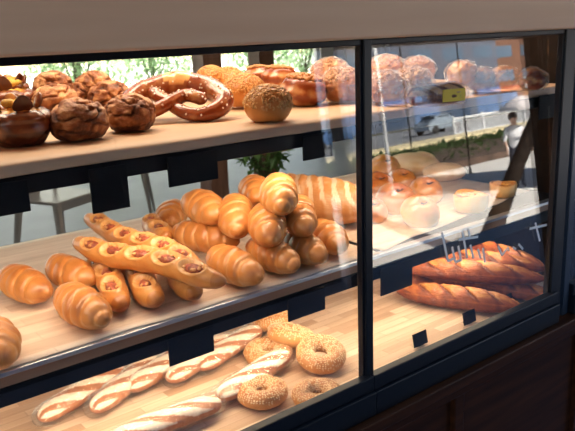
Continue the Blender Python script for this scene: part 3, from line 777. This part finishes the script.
for i, (u, v, r_, up_, rx, lb) in enumerate([
    (321, 354, 25, .010, 17, 'sesame bagel nearest the window post, lowest of the group'),
    (291, 335, 24, .016, 16, 'sesame bagel behind and left of the frontmost one'),
    (270, 319, 23, .010, 10, 'sesame bagel at the back of the group, just below the price tag'),
    (268, 352, 24, .0, 4, 'sesame bagel beside the bagged breads, left of the group'),
    (318, 395, 26, 0, 0, 'sesame bagel low in the picture in front of the group'),
    (262, 392, 26, 0, 0, 'sesame bagel low in the picture beside the bagged breads')]):
    o = pg if i == 0 else copy_tree(pg)
    rad = 0.037
    for _ in range(4): p = at(u, v, z=ZB + rad * .36 + up_); rad = size_at(p, r_)
    o.location = p; o.scale = (rad,) * 3; o.rotation_euler = (R(rx), R(-rx * .4), i * 1.9); o['label'] = lb

# bagged breads and others on the top shelf, either side of the post
def T_(u, v, h): return at(u, v, z=ZT + h)
def round_bagged(u, v, rpx, lb, seed, mat, name='bagged_bread', flat=0.8, up_=0.0, nuts=None, zs=None, group='bagged breads on the top shelf'):
    p, rad = sit(u, v, rpx, (zs or ZT) + up_, flat)
    e = empty(name, p, lb, 'bread', group, (0, 0, seed)); e.scale = (rad, rad, rad * ZS[0])
    me = blob('bread', mat, .92, .84, flat * .9, seed, cr_disp, lambda d, s: 0.45 + .35 * fb(d.x * 2, d.y * 2, d.z * 2 + s), 34, 48, 0.8); link('bread', me, None, e)
    if nuts:
        m = MB(); scatter(m, me, 200, 0.06, 0.1, int(seed * 3)); tag(m.build('topping', nuts, e, smooth=True), kind='stuff')
    me = blob('clear_bag', M_wrap, 1.02, 0.98, flat, seed + 5, lambda d, s: 0.10 * fb(d.x * 3, d.y * 3, d.z * 3 + s), lambda d, s: .5, 34, 48, 0.8); link('clear_bag', me, None, e)
    return e
M_tb = crust('toasted_topping_bread', (0.86, 0.54, 0.20), (0.56, 0.20, 0.045), (0.26, 0.07, 0.018), 0.4, 40, 0.5, 0.4, coat=0.2)
for a in [(343, 86, 25, 'pale bread in a clear bag on the top shelf, just left of the window post', 1.2, M_tb),
          (330, 74, 21, 'bagged bread behind the one at the window post, against the bright window', 2.2, M_tb),
          (386, 88, 23, 'cheese-topped bread in a clear bag on the top shelf, just right of the window post', 3.2, M_tb),
          (386, 70, 20, 'bagged bread behind the one right of the window post', 8.2, M_tb),
          (412, 84, 23, 'crusty topped bread in a clear bag, second right of the window post', 4.1, M_tb),
          (418, 70, 18, 'bagged bread in the back row of the top shelf above the yellow sticker pack', 5.2, M_tb),
          (462, 74, 18, 'tall orange-brown bread on the top shelf in the back row, past the yellow sticker', 6.4, M_bunr),
          (482, 80, 17, 'dark bread on the top shelf left of the custard-topped one', 7.7, M_rustic),
          (504, 78, 16, 'bagged bread with yellow topping toward the right end of the top shelf', 9.3, M_tb),
          (532, 80, 16, 'reddish-brown bread at the right end of the top shelf', 10.3, M_pret)]:
    round_bagged(*a, up_=max(0, (82 - a[1]) * 0.0022), nuts=M_nuts if a[5] is M_tb else None)
# dark bread pack with yellow sticker
e = bagged(T_(418, 97, .022), T_(452, 94, .022), .12, .026, 'dark bread in a bag with a yellow sticker on the top shelf', 8.8, name='stickered_bread', kind='stick', mat=M_rustic, group=None)
m = MB(); m.box(-.005, .045, -.0285, -.0275, -.010, .012); m.build('yellow_label', M_ylabel, e)

# middle shelf, right of the post: soft buns with a dark dimple, floured flat breads, a cup pastry
def db_disp(d, s):
    q = max(0, 1 - math.hypot(d.x, d.y) / 0.42) if d.z > 0 else 0
    return 0.03 * fb(d.x * 1.5, d.y * 1.5, d.z * 1.5 + s) - 0.34 * q ** 1.3 - 0.05 * (d.z > 0) * max(0, 1 - abs(d.x * .5 + d.y) * 6)
def db_tone(d, s): return 0.42 + 0.46 * max(0, d.z) + 0.12 * fb(d.x * 2, d.y * 2, s) - 0.25 * (d.z < -0.1)
def dimple_proto():
    e = empty('dimpled_bun', (0, 0, 0), '', 'bun', 'dimpled buns on the middle shelf')
    me = blob('crust', M_bunr, 1, 1, .74, 3.0, db_disp, db_tone, 44, 60); link('crust', me, None, e)
    m = MB(); random.seed(4)
    for k in range(14):
        a = random.random() * 6.28; q = 0.24 * math.sqrt(random.random()); m.ell((q * math.cos(a), q * math.sin(a), .50 + .35 * q + .03 * random.random()), (.08, .06, .04), 6, 4)
    m.build('filling', M_fill, e, smooth=True)
    return e
pd_ = dimple_proto()
for i, (u, v, r_, lb) in enumerate([
    (420, 212, 20, 'shiny brown-topped bun with a dark dimple, alone at the front of the buns'),
    (396, 199, 20, 'soft golden bun with a dark dimple, left behind the frontmost bun'),
    (426, 191, 17, 'soft golden bun with a dark dimple, right behind the frontmost bun'),
    (372, 211, 16, 'soft golden bun mostly hidden by the window post, beside the dimpled buns'),
    (379, 186, 17, 'golden bun right of the window post, in the row behind the front buns'),
    (402, 181, 15, 'golden bun in the middle of the second row of dimpled buns'),
    (385, 168, 16, 'orange-brown bun at the back right of the window post')]):
    o = pd_ if i == 0 else copy_tree(pd_)
    p, rad = sit(u, v, r_, ZM, .74); o.location = p; o.scale = (rad, rad, rad * ZS[0]); o.rotation_euler = (R(26), R(-12), 0); o['label'] = lb
def fl_tone(d, s): return 0.30 + 0.4 * fb(d.x * 1.5, d.y * 1.5, s) + 0.2 * (d.z < 0)
FL = blob('floured_flat_bread', M_flour, 1, .8, .42, 5, soft_disp, fl_tone, 30, 44)
for i, (u, v, r_, lb) in enumerate([(412, 164, 27, 'broad floured bread behind the dimpled buns on the middle shelf'), (444, 172, 22, 'floured bread right behind the dimpled buns, under the bright street reflection'), (434, 158, 24, 'floured bread in the back row under the reflected hedge'), (470, 165, 20, 'floured bread at the back right of the middle shelf')]):
    p, rad = sit(u, v, r_, ZM, .42); o = bpy.data.objects.new('floured_flat_bread', FL); COL.objects.link(o); o.location = p; o.scale = (rad, rad, rad * ZS[0]); o.rotation_euler = (0, 0, R(-45 + 12 * i))
    tag(o, lb, 'bread', 'floured breads on the middle shelf')
def cup(u, v, rpx, lb, seed):
    p, rad = sit(u, v, rpx, ZM, .7, 1.0)
    e = empty('cup_pastry', p - Vector((0, 0, rad * .7)), lb, 'pastry', 'cup pastries on the middle shelf', (0, 0, seed)); e.scale = (rad, rad, rad * ZS[0])
    prof = [(0, 0), (.80, 0), (.92, .10), (1.0, .5), (1.0, .95), (.93, 1.05), (.84, .98), (.80, .80), (0, .74)]
    m = MB(); n = 40; vs = []; tn = []
    for j, (r_, z_) in enumerate(prof):
        for k in range(n):
            a = 2 * math.pi * k / n; q = 1 + .03 * math.sin(a * 12) * (1 < j < 6)
            vs.append((r_ * q * math.cos(a), r_ * q * math.sin(a), z_ + .08 * math.sin(a * 2 + 1) * (j in (4, 5, 6)))); tn.append([.2, .3, .3, .12, .3, .6, .6, .7, .8][j])
    fs = [(j * n + k, j * n + (k + 1) % n, (j + 1) * n + (k + 1) % n, (j + 1) * n + k) for j in range(len(prof) - 1) for k in range(n)]
    m.add(vs, fs, tn); m.build('shell', M_bunr, e, smooth=True, tone=True)
    m = MB(); random.seed(int(seed))
    for k in range(18):
        a = random.random() * 6.28; q = 0.6 * math.sqrt(random.random()); m.ell((q * math.cos(a), q * math.sin(a), .86 + .16 * random.random()), (.24, .20, .14), 8, 6)
    m.build('topping', plain('orange_topping', (0.80, 0.36, 0.07), .4, var=.3, scale=60, bump=.3), e, smooth=True)
cup(471, 199, 17, 'pale cup-shaped pastry with orange top, right of the dimpled buns', 1)
cup(503, 187, 13, 'orange-topped cup pastry seen in the dark leaning reflection, at the right end', 2)

# ------------------------------------------------------------------ white vinyl letters on the right pane
def letters(strokes_, lb):
    m = MB(); wd = 0.005
    for u0, v0, u1, v1 in strokes_:
        pa = at(u0, v0, y=-0.045); pb_ = at(u1, v1, y=-0.045)
        for q in (pa, pb_): q.y = pane_y(q.z) - 0.0032
        d = (pb_ - pa); s_ = d.cross(Vector((0, -1, 0))).normalized() * wd / 2; f = Vector((0, -0.0006, 0))
        vs = [pa + s_, pa - s_, pb_ - s_, pb_ + s_]
        m.add(vs + [q + f for q in vs], [(3, 2, 1, 0), (4, 5, 6, 7), (0, 1, 5, 4), (1, 2, 6, 5), (2, 3, 7, 6), (3, 0, 4, 7)])
    tag(m.build('window_lettering', M_whitev), lb, 'lettering')
letters([(440, 232, 444, 260), (444, 260, 451, 257), (449, 246, 451, 261), (451, 261, 457, 259), (455, 245, 457, 260), (460, 231, 463, 257), (456, 239, 475, 236), (467, 244, 469, 257), (466, 228, 467, 236), (474, 248, 476, 257), (479, 247, 480, 261)], 'hand-painted white letters reading lutti on the right window pane')
letters([(494, 245, 497, 254), (497, 254, 502, 248), (503, 246, 504, 250), (508, 246, 511, 248), (514, 243, 518, 248)], 'small white scribbled letters right of the larger white word on the pane')
letters([(532, 222, 535, 240), (526, 228, 543, 224)], 'small white painted cross near the right edge of the window pane')

# ------------------------------------------------------------------ inside the shop behind the shelves
def metal_chair(loc, rz, lb):
    e = empty('metal_chair', loc, lb, 'chair', 'grey metal chairs in the shop', (0, 0, rz))
    M_c = bpy.data.materials.get('gunmetal') or plain('gunmetal', (0.36, 0.34, 0.32), 0.35, 0.6)
    m = MB(); m.box(-.19, .19, -.18, .18, .44, .46); m.box(-.19, .19, -.185, -.175, .40, .455); m.box(-.19, .19, .175, .185, .40, .455); m.build('seat', M_c, e, bevel=.01)
    for sx in (-1, 1):
        for sy in (-1, 1):
            m = MB(); m.tube([(sx * .165, sy * .155, .44), (sx * .22, sy * .21, 0)], [.034, .018], 8, flat=.6); m.build('leg', M_c, e)
    m = MB(); m.tube([(-.17, .18, .45), (-.17, .22, .80), (-.10, .235, .86), (.10, .235, .86), (.17, .22, .80), (.17, .18, .45)], .012, 8); m.build('back_frame', M_c, e, smooth=True)
    m = MB(); m.box(-.05, .05, .195, .205, .45, .85); m.build('back_slat', M_c, e)
metal_chair((1.55, 3.45, 0), R(25), 'grey metal chair behind the window display, far left, legs seen below the top rail')
metal_chair((2.35, 4.2, 0), R(-30), 'grey metal chair behind the window display, nearer the wooden column')
M_col = wood('reddish_wood', (0.16, 0.075, 0.045), (0.26, 0.13, 0.08), 3, .5, (14, 14, 1))
cm = MB(); cm.box(-.09, .09, -.09, .09, 0, 3.0); c0 = None
for (u, v, y, lb) in ((214, 175, 4.3, 'square brown wooden column in the shop, left one'), (266, 170, 4.8, 'square brown wooden column in the shop, behind the plant')):
    p = at(u, v, y=y)
    if c0 is None: c0 = o = cm.build('wooden_column', M_col)
    else: o = c0.copy(); COL.objects.link(o)
    o.location = (p.x, p.y, 0); tag(o, lb, 'column', 'wooden columns')
def leaf_mesh(m, p, d, size, up=Vector((0, 0, 1))):
    d = d.normalized(); s_ = d.cross(up); s_ = s_.normalized() if s_.length > 1e-3 else Vector((1, 0, 0)); n_ = s_.cross(d)
    a = [p, p + d * size * .45 + s_ * size * .24 + n_ * size * .05, p + d * size - n_ * size * .15, p + d * size * .45 - s_ * size * .24 + n_ * size * .05]
    m.add(a, [(0, 1, 2), (0, 2, 3)])
def leafmat(name, col, trans=0.35):
    m, t, b = newmat(name); b.inputs['Base Color'].default_value = (*col, 1); b.inputs['Roughness'].default_value = .5
    tl = t.nodes.new('ShaderNodeBsdfTranslucent'); tl.inputs[0].default_value = (*[min(1, c * 1.6) for c in col], 1)
    mx = t.nodes.new('ShaderNodeMixShader'); mx.inputs[0].default_value = trans; out = t.nodes['Material Output']
    t.links.new(b.outputs[0], mx.inputs[1]); t.links.new(tl.outputs[0], mx.inputs[2]); t.links.new(mx.outputs[0], out.inputs[0]); return m
M_leaf = leafmat('green_leaf', (0.10, 0.20, 0.05))
def plant():
    p = at(264, 165, y=3.3)
    e = empty('potted_plant', (p.x, p.y, 0), 'leafy green plant in a pot behind the crescent roll pile', 'plant')
    m = MB(); m.tube([(0, 0, 0), (0, 0, .30)], [.13, .17], 20); m.build('pot', plain('clay_pot', (0.30, 0.12, .07), .7), e, smooth=False)
    st = MB(); lf = MB(); random.seed(12)
    for k in range(16):
        a = random.random() * 6.28; top = Vector((math.cos(a) * .30 * random.random(), math.sin(a) * .3 * random.random(), .55 + .45 * random.random()))
        pts = [Vector((0, 0, .28)).lerp(top, q) + Vector((0, 0, .08 * math.sin(q * 3.1))) for q in (0, .33, .66, 1)]
        st.tube(pts, [.008, .006, .004, .003], 5)
        for q in range(14):
            t = .35 + .65 * random.random(); base = Vector((0, 0, .28)).lerp(top, t)
            leaf_mesh(lf, base, Vector((random.uniform(-1, 1), random.uniform(-1, 1), random.uniform(-.7, .5))), random.uniform(.07, .13))
    st.build('stem', plain('green_stem', (.10, .12, .04), .6), e); tag(lf.build('foliage', M_leaf, e), kind='stuff')
plant()

mb = MB(); mb.box(-5, 9, 9.2, 13.6, 2.8, 2.95); struct(mb.build('sun_block_roof', M_wall), 'added roof behind the shop that blocks sun at the back windows')  # unseen roof, added to keep the sun patch off the shop floor
# garden behind the shop's back windows
M_lawn = plain('grass', (0.14, 0.20, 0.07), .9, var=.3, scale=3)
mb = MB(); mb.box(-20, 30, 9.2, 40, -.12, -.02); struct(mb.build('garden_ground', plain('pale_gravel', (.55, .54, .50), .9, var=.15, scale=5)))
def bush(loc, rx, rz, n, seed, lb, mat=M_leaf, size=(.10, .20), group='bushes behind the shop'):
    e = empty('bush', loc, lb, 'bush', group); random.seed(seed)
    st = MB(); lf = MB()
    for k in range(9):
        a = random.random() * 6.28; q = random.random(); st.tube([(0, 0, 0), (math.cos(a) * rx * .4 * q, math.sin(a) * rx * .4 * q, rz), (math.cos(a) * rx * .7 * q, math.sin(a) * rx * .7 * q, rz * 1.6)], [.03, .02, .01], 5)
    for k in range(n):
        a = random.random() * 6.28; b_ = math.acos(random.uniform(-1, 1)); rr = random.random() ** .35
        p = Vector((math.cos(a) * math.sin(b_) * rx * rr, math.sin(a) * math.sin(b_) * rx * .7 * rr, rz + math.cos(b_) * rz * rr))
        leaf_mesh(lf, p, Vector((random.uniform(-1, 1), random.uniform(-1, 1), random.uniform(-1, .6))), random.uniform(*size))
    st.build('branches', plain('bark', (.10, .07, .05), .8), e); tag(lf.build('foliage', mat, e), kind='stuff')
M_leaf2 = leafmat('pale_leaf', (0.30, 0.40, 0.24), .5)
for i in range(7):
    bush((1.2 + i * 2.6, 14.8 + (i % 2) * 1.2, -.02), 1.25, 1.1, 2600, 20 + i, ['pale leafy bush outside the back window, leftmost', 'pale bush outside the back window above the rustic rolls', 'bush outside the back window behind the pretzel', 'bush outside the back window behind the seeded buns', 'bush outside the back window behind the nut pastries', 'bush outside the back window near the window post', 'bush outside the back window, rightmost'][i], M_leaf2)

# ------------------------------------------------------------------ the street in front (seen mirrored in the panes)
M_pave = plain('blue_grey_paving', (0.20, 0.25, 0.34), .8, var=.12, scale=1.2)
M_road = plain('asphalt', (0.22, 0.23, 0.25), .9, var=.15, scale=.8)
mb = MB(); mb.box(-12, 80, -3.6, -.02, -.9, -.05)
for k in range(5): mb.box(-12, 80, -3.6 - .32 * (k + 1), -3.6 - .32 * k, -.9, -.05 - .16 * (k + 1) + .0)
struct(mb.build('terrace', M_pave), 'raised terrace with steps in front of the shop')
mb = MB(); mb.box(-40, 120, -26, -3.6, -1.0, -.85); struct(mb.build('plaza_paving', plain('pale_paving', (0.74, 0.71, 0.67), .8, var=.06, scale=1)))
mb = MB(); mb.box(-40, 120, -52, -26, -1.05, -.90); struct(mb.build('street_road', M_road))
mb = MB(); mb.box(-40, 120, -27.5, -24.5, -.90, -.62); struct(mb.build('kerb_wall', plain('yellow_stone', (0.78, 0.66, 0.40), .8, var=.15, scale=4)))
# planting bed
e = empty('planting_bed', (15, -17.5, -.85), 'long low planting bed with brown soil and green groundcover across the plaza', 'planting bed')
m = MB(); m.box(-10, 60, -4.2, 3.4, 0, .22); m.build('soil', plain('brown_soil', (.09, .055, .04), .95, var=.5, scale=2), e)
m = MB(); random.seed(31)
for k in range(7000):
    a = random.random(); leaf_mesh(m, Vector((random.uniform(-9, 50), random.uniform(-4, 3.2) if a < .4 else random.uniform(-4.1, -1.5), .22 + .12 * random.random())), Vector((random.uniform(-1, 1), random.uniform(-1, 1), random.uniform(-.1, .9))), random.uniform(.15, .35))
tag(m.build('groundcover', leafmat('dark_green_leaf', (.06, .11, .03)), e), kind='stuff')
# white railing along the road
e = empty('street_railing', (36.2, -28.2, -.9), 'long white metal railing along the road', 'railing')
M_rail = plain('white_paint', (.80, .82, .85), .4)
m = MB(); m.box(0, 70, -.04, .04, 1.18, 1.27); m.box(0, 70, -.03, .03, .22, .29); m.build('rails', M_rail, e)
bar = MB(); bar.box(-.028, .028, -.02, .02, .28, 1.18); b0 = None; N_B = 0
mm = MB()
for k in range(280):
    x = .25 + k * .21
    if N_B < 95:
        N_B += 1
        if b0 is None: b0 = o = bar.build('baluster', M_rail, e)
        else: o = b0.copy(); COL.objects.link(o)
        o.location = (x, 0, 0)
    else: mm.box(x - .028, x + .028, -.02, .02, .28, 1.18)
tag(mm.build('balusters', M_rail, e), kind='stuff')
pb0 = None; pst = MB(); pst.box(-.07, .07, -.06, .06, 0, 1.42)
for k in range(24):
    if pb0 is None: pb0 = o = pst.build('post', M_rail, e)
    else: o = pb0.copy(); COL.objects.link(o)
    o.location = (k * 3.0, 0, 0)

# cars
def car(loc, rz, paint, lb):
    e = empty('car', loc, lb, 'car', 'parked cars', (0, 0, rz))
    prof = [(-2.1, .35), (-2.1, .80), (-1.9, .95), (-1.2, 1.0), (-.55, 1.45), (.75, 1.48), (1.5, 1.02), (2.05, .92), (2.12, .55), (2.12, .35)]
    m = MB(); vs = []
    for sy, k in ((-.82, 1), (.82, 1)): vs += [(x, sy * (0.86 if z > 1.1 else 1), z) for x, z in prof]
    n = len(prof); fs = [tuple(range(n)), tuple(range(2 * n - 1, n - 1, -1))] + [(i, n + i, n + (i + 1) % n, (i + 1) % n) for i in range(n)]
    m.add(vs, [tuple(reversed(f)) for f in fs]); m.build('body', paint, e, bevel=.06)
    Mg = bpy.data.materials.get('car_glass') or plain('car_glass', (.03, .04, .05), .08)
    g = MB()
    for sy in (-.74, .74): g.box(-.50, .08, sy - .02, sy + .02, 1.06, 1.38); g.box(.14, .85, sy - .02, sy + .02, 1.06, 1.38)
    g.build('side_window', Mg, e)
    g = MB(); M = Matrix.Translation((1.14, 0, 1.26)) @ Matrix.Rotation(R(32), 4, 'Y'); g.box(-.03, .03, -.62, .62, -.24, .24, M); M = Matrix.Translation((-.89, 0, 1.24)) @ Matrix.Rotation(R(-35), 4, 'Y'); g.box(-.03, .03, -.62, .62, -.22, .22, M); g.build('windscreen', Mg, e)
    Mt = bpy.data.materials.get('tyre') or plain('tyre', (.02, .02, .02), .8)
    for x in (-1.35, 1.35):
        for y in (-.80, .80):
            m = MB(); m.tube([(x, y - .1, .33), (x, y + .1, .33)], .33, 20); m.build('wheel', Mt, e)
    for y in (-.6, .6):
        m = MB(); m.box(2.08, 2.15, y - .16, y + .16, .66, .80); m.build('headlight', M_whitev, e)
car((45.2, -37.0, -.90), R(180), plain('silver_paint', (.42, .50, .58), .2, .4), 'silver blue car beyond the white railing, mirrored in the right pane')
car((38.0, -42.5, -.90), R(0), plain('blue_paint', (.08, .16, .34), .2, .2), 'blue car on the road left of the silver one')
car((30.5, -44.0, -.90), R(0), plain('white_car_paint', (.6, .62, .64), .2, .1), 'white car on the far side of the road')

# buildings across the street
def building(x0, x1, y, h, wallc, n, lb, sh, awn):
    e = empty('building', (x0, y, -.9), lb, 'building', 'buildings across the street'); W = x1 - x0
    m = MB(); m.box(0, W, -8, 0, 0, h); m.build('wall', plain('facade', wallc, .8, var=.08, scale=1), e)
    for k in range(n):
        a = W * (k + .12) / n; b_ = W * (k + .88) / n
        m = MB(); m.box(a, b_, -.05, .06, .2, 2.7); m.build('shop_window', plain('shop_glass', sh[k % len(sh)], .15), e)
        m = MB(); m.box(a - .15, b_ + .15, 0, .5, 2.9, 3.6); m.build('sign_board', plain('sign', awn[k % len(awn)], .5), e)
        for fl in range(1, int(h // 3.3)):
            m = MB(); m.box(a + .3, b_ - .3, -.05, .05, fl * 3.4 + .9, fl * 3.4 + 2.5); m.build('window', plain('upper_glass', (.10, .16, .24), .1), e)
    return e
building(8, 30, -56, 10, (.34, .33, .32), 4, 'pale building across the street, mirrored near the window post', [(.20, .25, .32), (.5, .5, .5)], [(.7, .7, .68), (.12, .2, .45)])
building(31, 52, -56, 12, (.09, .13, .22), 4, 'blue grey building across the street behind the silver car', [(.10, .16, .30), (.22, .30, .42)], [(.08, .16, .36), (.45, .45, .47)])
building(53, 84, -58, 12, (.10, .12, .17), 5, 'slate grey building across the street with white and blue shop signs', [(.12, .20, .38), (.05, .08, .14)], [(.42, .42, .45), (.08, .15, .36), (.10, .2, .42)])
building(85, 118, -60, 14, (.16, .07, .04), 5, 'red brown building at the far end of the street, mirrored above the umbrella', [(.12, .20, .38), (.5, .22, .08)], [(.35, .07, .03), (.4, .4, .42)])

# lamp post, thin poles
def pole(x, y, h, r_, mat, lb, z=-.85):
    e = empty('street_post', (x, y, z), lb, 'post', 'posts on the plaza'); m = MB(); m.tube([(0, 0, 0), (0, 0, h)], r_, 12); m.build('shaft', mat, e, smooth=True)
    m = MB(); m.tube([(0, 0, 0), (0, 0, .12)], r_ * 2, 12); m.build('base', mat, e); m = MB(); m.ell((0, 0, h), (r_ * 1.6,) * 3, 10, 8); m.build('finial', mat, e, smooth=True)
pole(13.2, -12, 4.2, .055, M_rail, 'white post on the plaza, mirrored just right of the window post')
pole(14.35, -12.2, 4.2, .02, M_black, 'thin dark pole on the plaza beside the white post')
pole(17.0, -12.4, 4.0, .02, M_black, 'thin dark pole on the plaza before the silver car')

# dark booth added on the terrace, keeps bright reflections out of the left pane
e = empty('added_kiosk', (-4.6, -3.5, -.05), 'added dark booth on the terrace, blocks bright reflections in the left pane', 'added_kiosk')
M_kiosk = plain('dark_green_paint', (0.008, 0.011, 0.011), .9, spec=0.05)
m = MB(); m.box(0, 8.33, -.8, 0, 0, 2.9); m.build('body', M_kiosk, e)
m = MB(); m.box(-.15, 8.36, -.95, .10, 2.9, 3.05); m.build('roof', M_black, e)
for k in range(6):
    m = MB(); m.box(.2 + k * 1.27, 1.3 + k * 1.27, 0.005, .03, .3, 2.5); m.build('shutter', plain('shutter_paint', (.010, .012, .011), .9, spec=0.05), e)

# leaning tree by the terrace, mirrored as the dark diagonal
def tree():
    base = Vector((7.71, -5.13, -.85)); e = empty('leaning_tree', base, 'leaning dark tree on the plaza, mirrored at the right of the right pane', 'tree')
    m = MB(); top = Vector((12.25, -6.3, 1.9)) - base
    pts = [Vector((0, 0, 0)).lerp(top, q) + Vector((0, 0, .10 * math.sin(q * 3.1))) for q in (0, .15, .3, .5, .7, .85, 1)] + [top + Vector((.9, -.2, 1.3)), top + Vector((1.1, -.2, 2.6))]
    m.tube(pts, [.17, .13, .12, .11, .10, .09, .09, .08, .06], 14)
    m.build('trunk', plain('dark_bark', (.015, .011, .009), .9, var=.4, scale=8, spec=0.05), e, smooth=True)
    random.seed(77); lf = MB()
    for k in range(2600):
        a = random.random() * 6.28; b_ = math.acos(random.uniform(-1, 1)); rr = random.random() ** .4
        leaf_mesh(lf, top + Vector((1.1, -.2, 3.0)) + Vector((math.cos(a) * math.sin(b_) * 1.9 * rr, math.sin(a) * math.sin(b_) * 1.5 * rr, math.cos(b_) * 1.2 * rr)), Vector((random.uniform(-1, 1), random.uniform(-1, 1), random.uniform(-1, .6))), random.uniform(.12, .26))
    tag(lf.build('foliage', leafmat('shaded_leaf', (.02, .035, .012), .15), e), kind='stuff')
tree()
# projecting dark wing of the same building further along the street
mb = MB(); mb.box(17, 18.5, -8.8, -.02, -.85, 5.4); tag(mb.build('building_wing', plain('dark_brick', (.030, .015, .011), .9, var=.3, scale=3)), 'dark brick wing of the shop building further along the street', 'building')

# person with white umbrella
def person():
    g = Vector((13.95, -8.7, -.85))
    e = empty('person', g, 'person in a white shirt and dark trousers standing on the plaza under an umbrella', 'person', None, (0, 0, R(40)))
    J = {'pel': (0, 0, .92, .13), 'bel': (0, 0, 1.05, .12), 'che': (0, 0, 1.28, .14), 'nek': (0, 0, 1.44, .055), 'hd0': (0, .01, 1.52, .075), 'hd1': (0, .015, 1.60, .10), 'hd2': (0, .01, 1.68, .085),
         'sl': (-.17, 0, 1.38, .06), 'el': (-.24, .02, 1.12, .045), 'wl': (-.22, .12, .90, .032), 'sr': (.17, 0, 1.38, .06), 'er': (.23, .06, 1.15, .045), 'wr': (.14, .24, 1.28, .032),
         'hl': (-.09, 0, .86, .095), 'kl': (-.10, .04, .48, .065), 'al': (-.10, 0, .10, .042), 'tl': (-.11, .15, .04, .035), 'hr': (.09, 0, .86, .095), 'kr': (.10, -.02, .48, .065), 'ar': (.10, -.06, .10, .042), 'tr': (.11, .09, .04, .035)}
    E_ = [('pel', 'bel'), ('bel', 'che'), ('che', 'nek'), ('nek', 'hd0'), ('hd0', 'hd1'), ('hd1', 'hd2'), ('che', 'sl'), ('sl', 'el'), ('el', 'wl'), ('che', 'sr'), ('sr', 'er'), ('er', 'wr'), ('pel', 'hl'), ('hl', 'kl'), ('kl', 'al'), ('al', 'tl'), ('pel', 'hr'), ('hr', 'kr'), ('kr', 'ar'), ('ar', 'tr')]
    def fingers(w, d):
        for k, (ox, L) in enumerate(((-.03, .07), (-.012, .085), (.006, .088), (.024, .08), (.042, .055))):
            a = Vector(J[w][:3]); b_ = a + Vector((ox * .8, .05 * d[1], .05 * d[2])); c_ = b_ + Vector((ox * .3, L * .5 * d[1] + .01, L * .6 * d[2])); J[w + 'a%d' % k] = (*b_, .014); J[w + 'b%d' % k] = (*c_, .009)
            E_.append((w, w + 'a%d' % k)); E_.append((w + 'a%d' % k, w + 'b%d' % k))
    fingers('wl', (0, .3, -.9)); fingers('wr', (0, .7, .5))
    keys = list(J); me = bpy.data.meshes.new('body'); me.from_pydata([J[k][:3] for k in keys], [(keys.index(a), keys.index(b_)) for a, b_ in E_], [])
    o = link('body', me, [plain('skin', (.55, .34, .25), .6), plain('white_shirt', (.75, .75, .78), .8), plain('dark_trousers', (.05, .06, .09), .8)], e)
    sk = o.modifiers.new('skin', 'SKIN'); sl = me.skin_vertices[0].data
    for i, k in enumerate(keys): sl[i].radius = (J[k][3], J[k][3])
    sl[0].use_root = True
    sb = o.modifiers.new('sub', 'SUBSURF'); sb.levels = 1; sb.render_levels = 2
    dg = bpy.context.evaluated_depsgraph_get(); ev = o.evaluated_get(dg); m2 = bpy.data.meshes.new_from_object(ev); o.modifiers.clear(); 
    o.data = m2
    if len(m2.materials) == 0:
        for q in me.materials: m2.materials.append(q)
    for p in m2.polygons:
        p.use_smooth = True; c = p.center
        p.material_index = 0 if c.z > 1.44 else (2 if c.z < .95 and abs(c.x) < .2 else (1 if (abs(c.x) < .21 or c.z > 1.1) and c.y < .2 else 0))
    m = MB(); m.ell((0, -.015, 1.635), (.105, .115, .115), 14, 10); m.build('hair', plain('black_hair', (.015, .012, .012), .5), e, smooth=True)
    m = MB(); m.ell((0, .11, 1.585), (.012, .02, .018), 6, 5); m.build('nose', bpy.data.materials['skin'], e, smooth=True)
    h = e.matrix_world
    em = empty('umbrella', g + Vector((.18, .16, -.02)), 'pale pink white umbrella held over the person on the plaza', 'umbrella')
    m = MB(); m.tube([(0, 0, 1.22), (0, 0, 2.12)], .012, 8); m.build('shaft', M_steel, em)
    m = MB(); n = 8; vs = [(0, 0, 2.10)]; fs = []
    for j in range(1, 6):
        for k in range(n * 4):
            a = 2 * math.pi * k / (n * 4); q = j / 5; sc = 1 - .05 * abs(math.sin(a * n / 2)) * 0 - .06 * q * abs(math.cos(a * n / 2))
            vs.append((.58 * q * sc * math.cos(a), .58 * q * sc * math.sin(a), 2.10 - .30 * q ** 1.8))
    c = n * 4; fs = [(0, 1 + k, 1 + (k + 1) % c) for k in range(c)] + [(1 + j * c + k, 1 + (j + 1) * c + k, 1 + (j + 1) * c + (k + 1) % c, 1 + j * c + (k + 1) % c) for j in range(4) for k in range(c)]
    m.add(vs, fs); o = m.build('canopy', plain('pale_fabric', (.85, .78, .78), .7), em, smooth=True); sm = o.modifiers.new('s', 'SOLIDIFY'); sm.thickness = .004
    for k in range(8):
        a = 2 * math.pi * (k + .5) / 8; m = MB(); m.tube([(0, 0, 2.08), (.3 * math.cos(a), .3 * math.sin(a), 1.99), (.54 * math.cos(a), .54 * math.sin(a), 1.80)], .004, 5); m.build('rib', M_steel, em)
person()
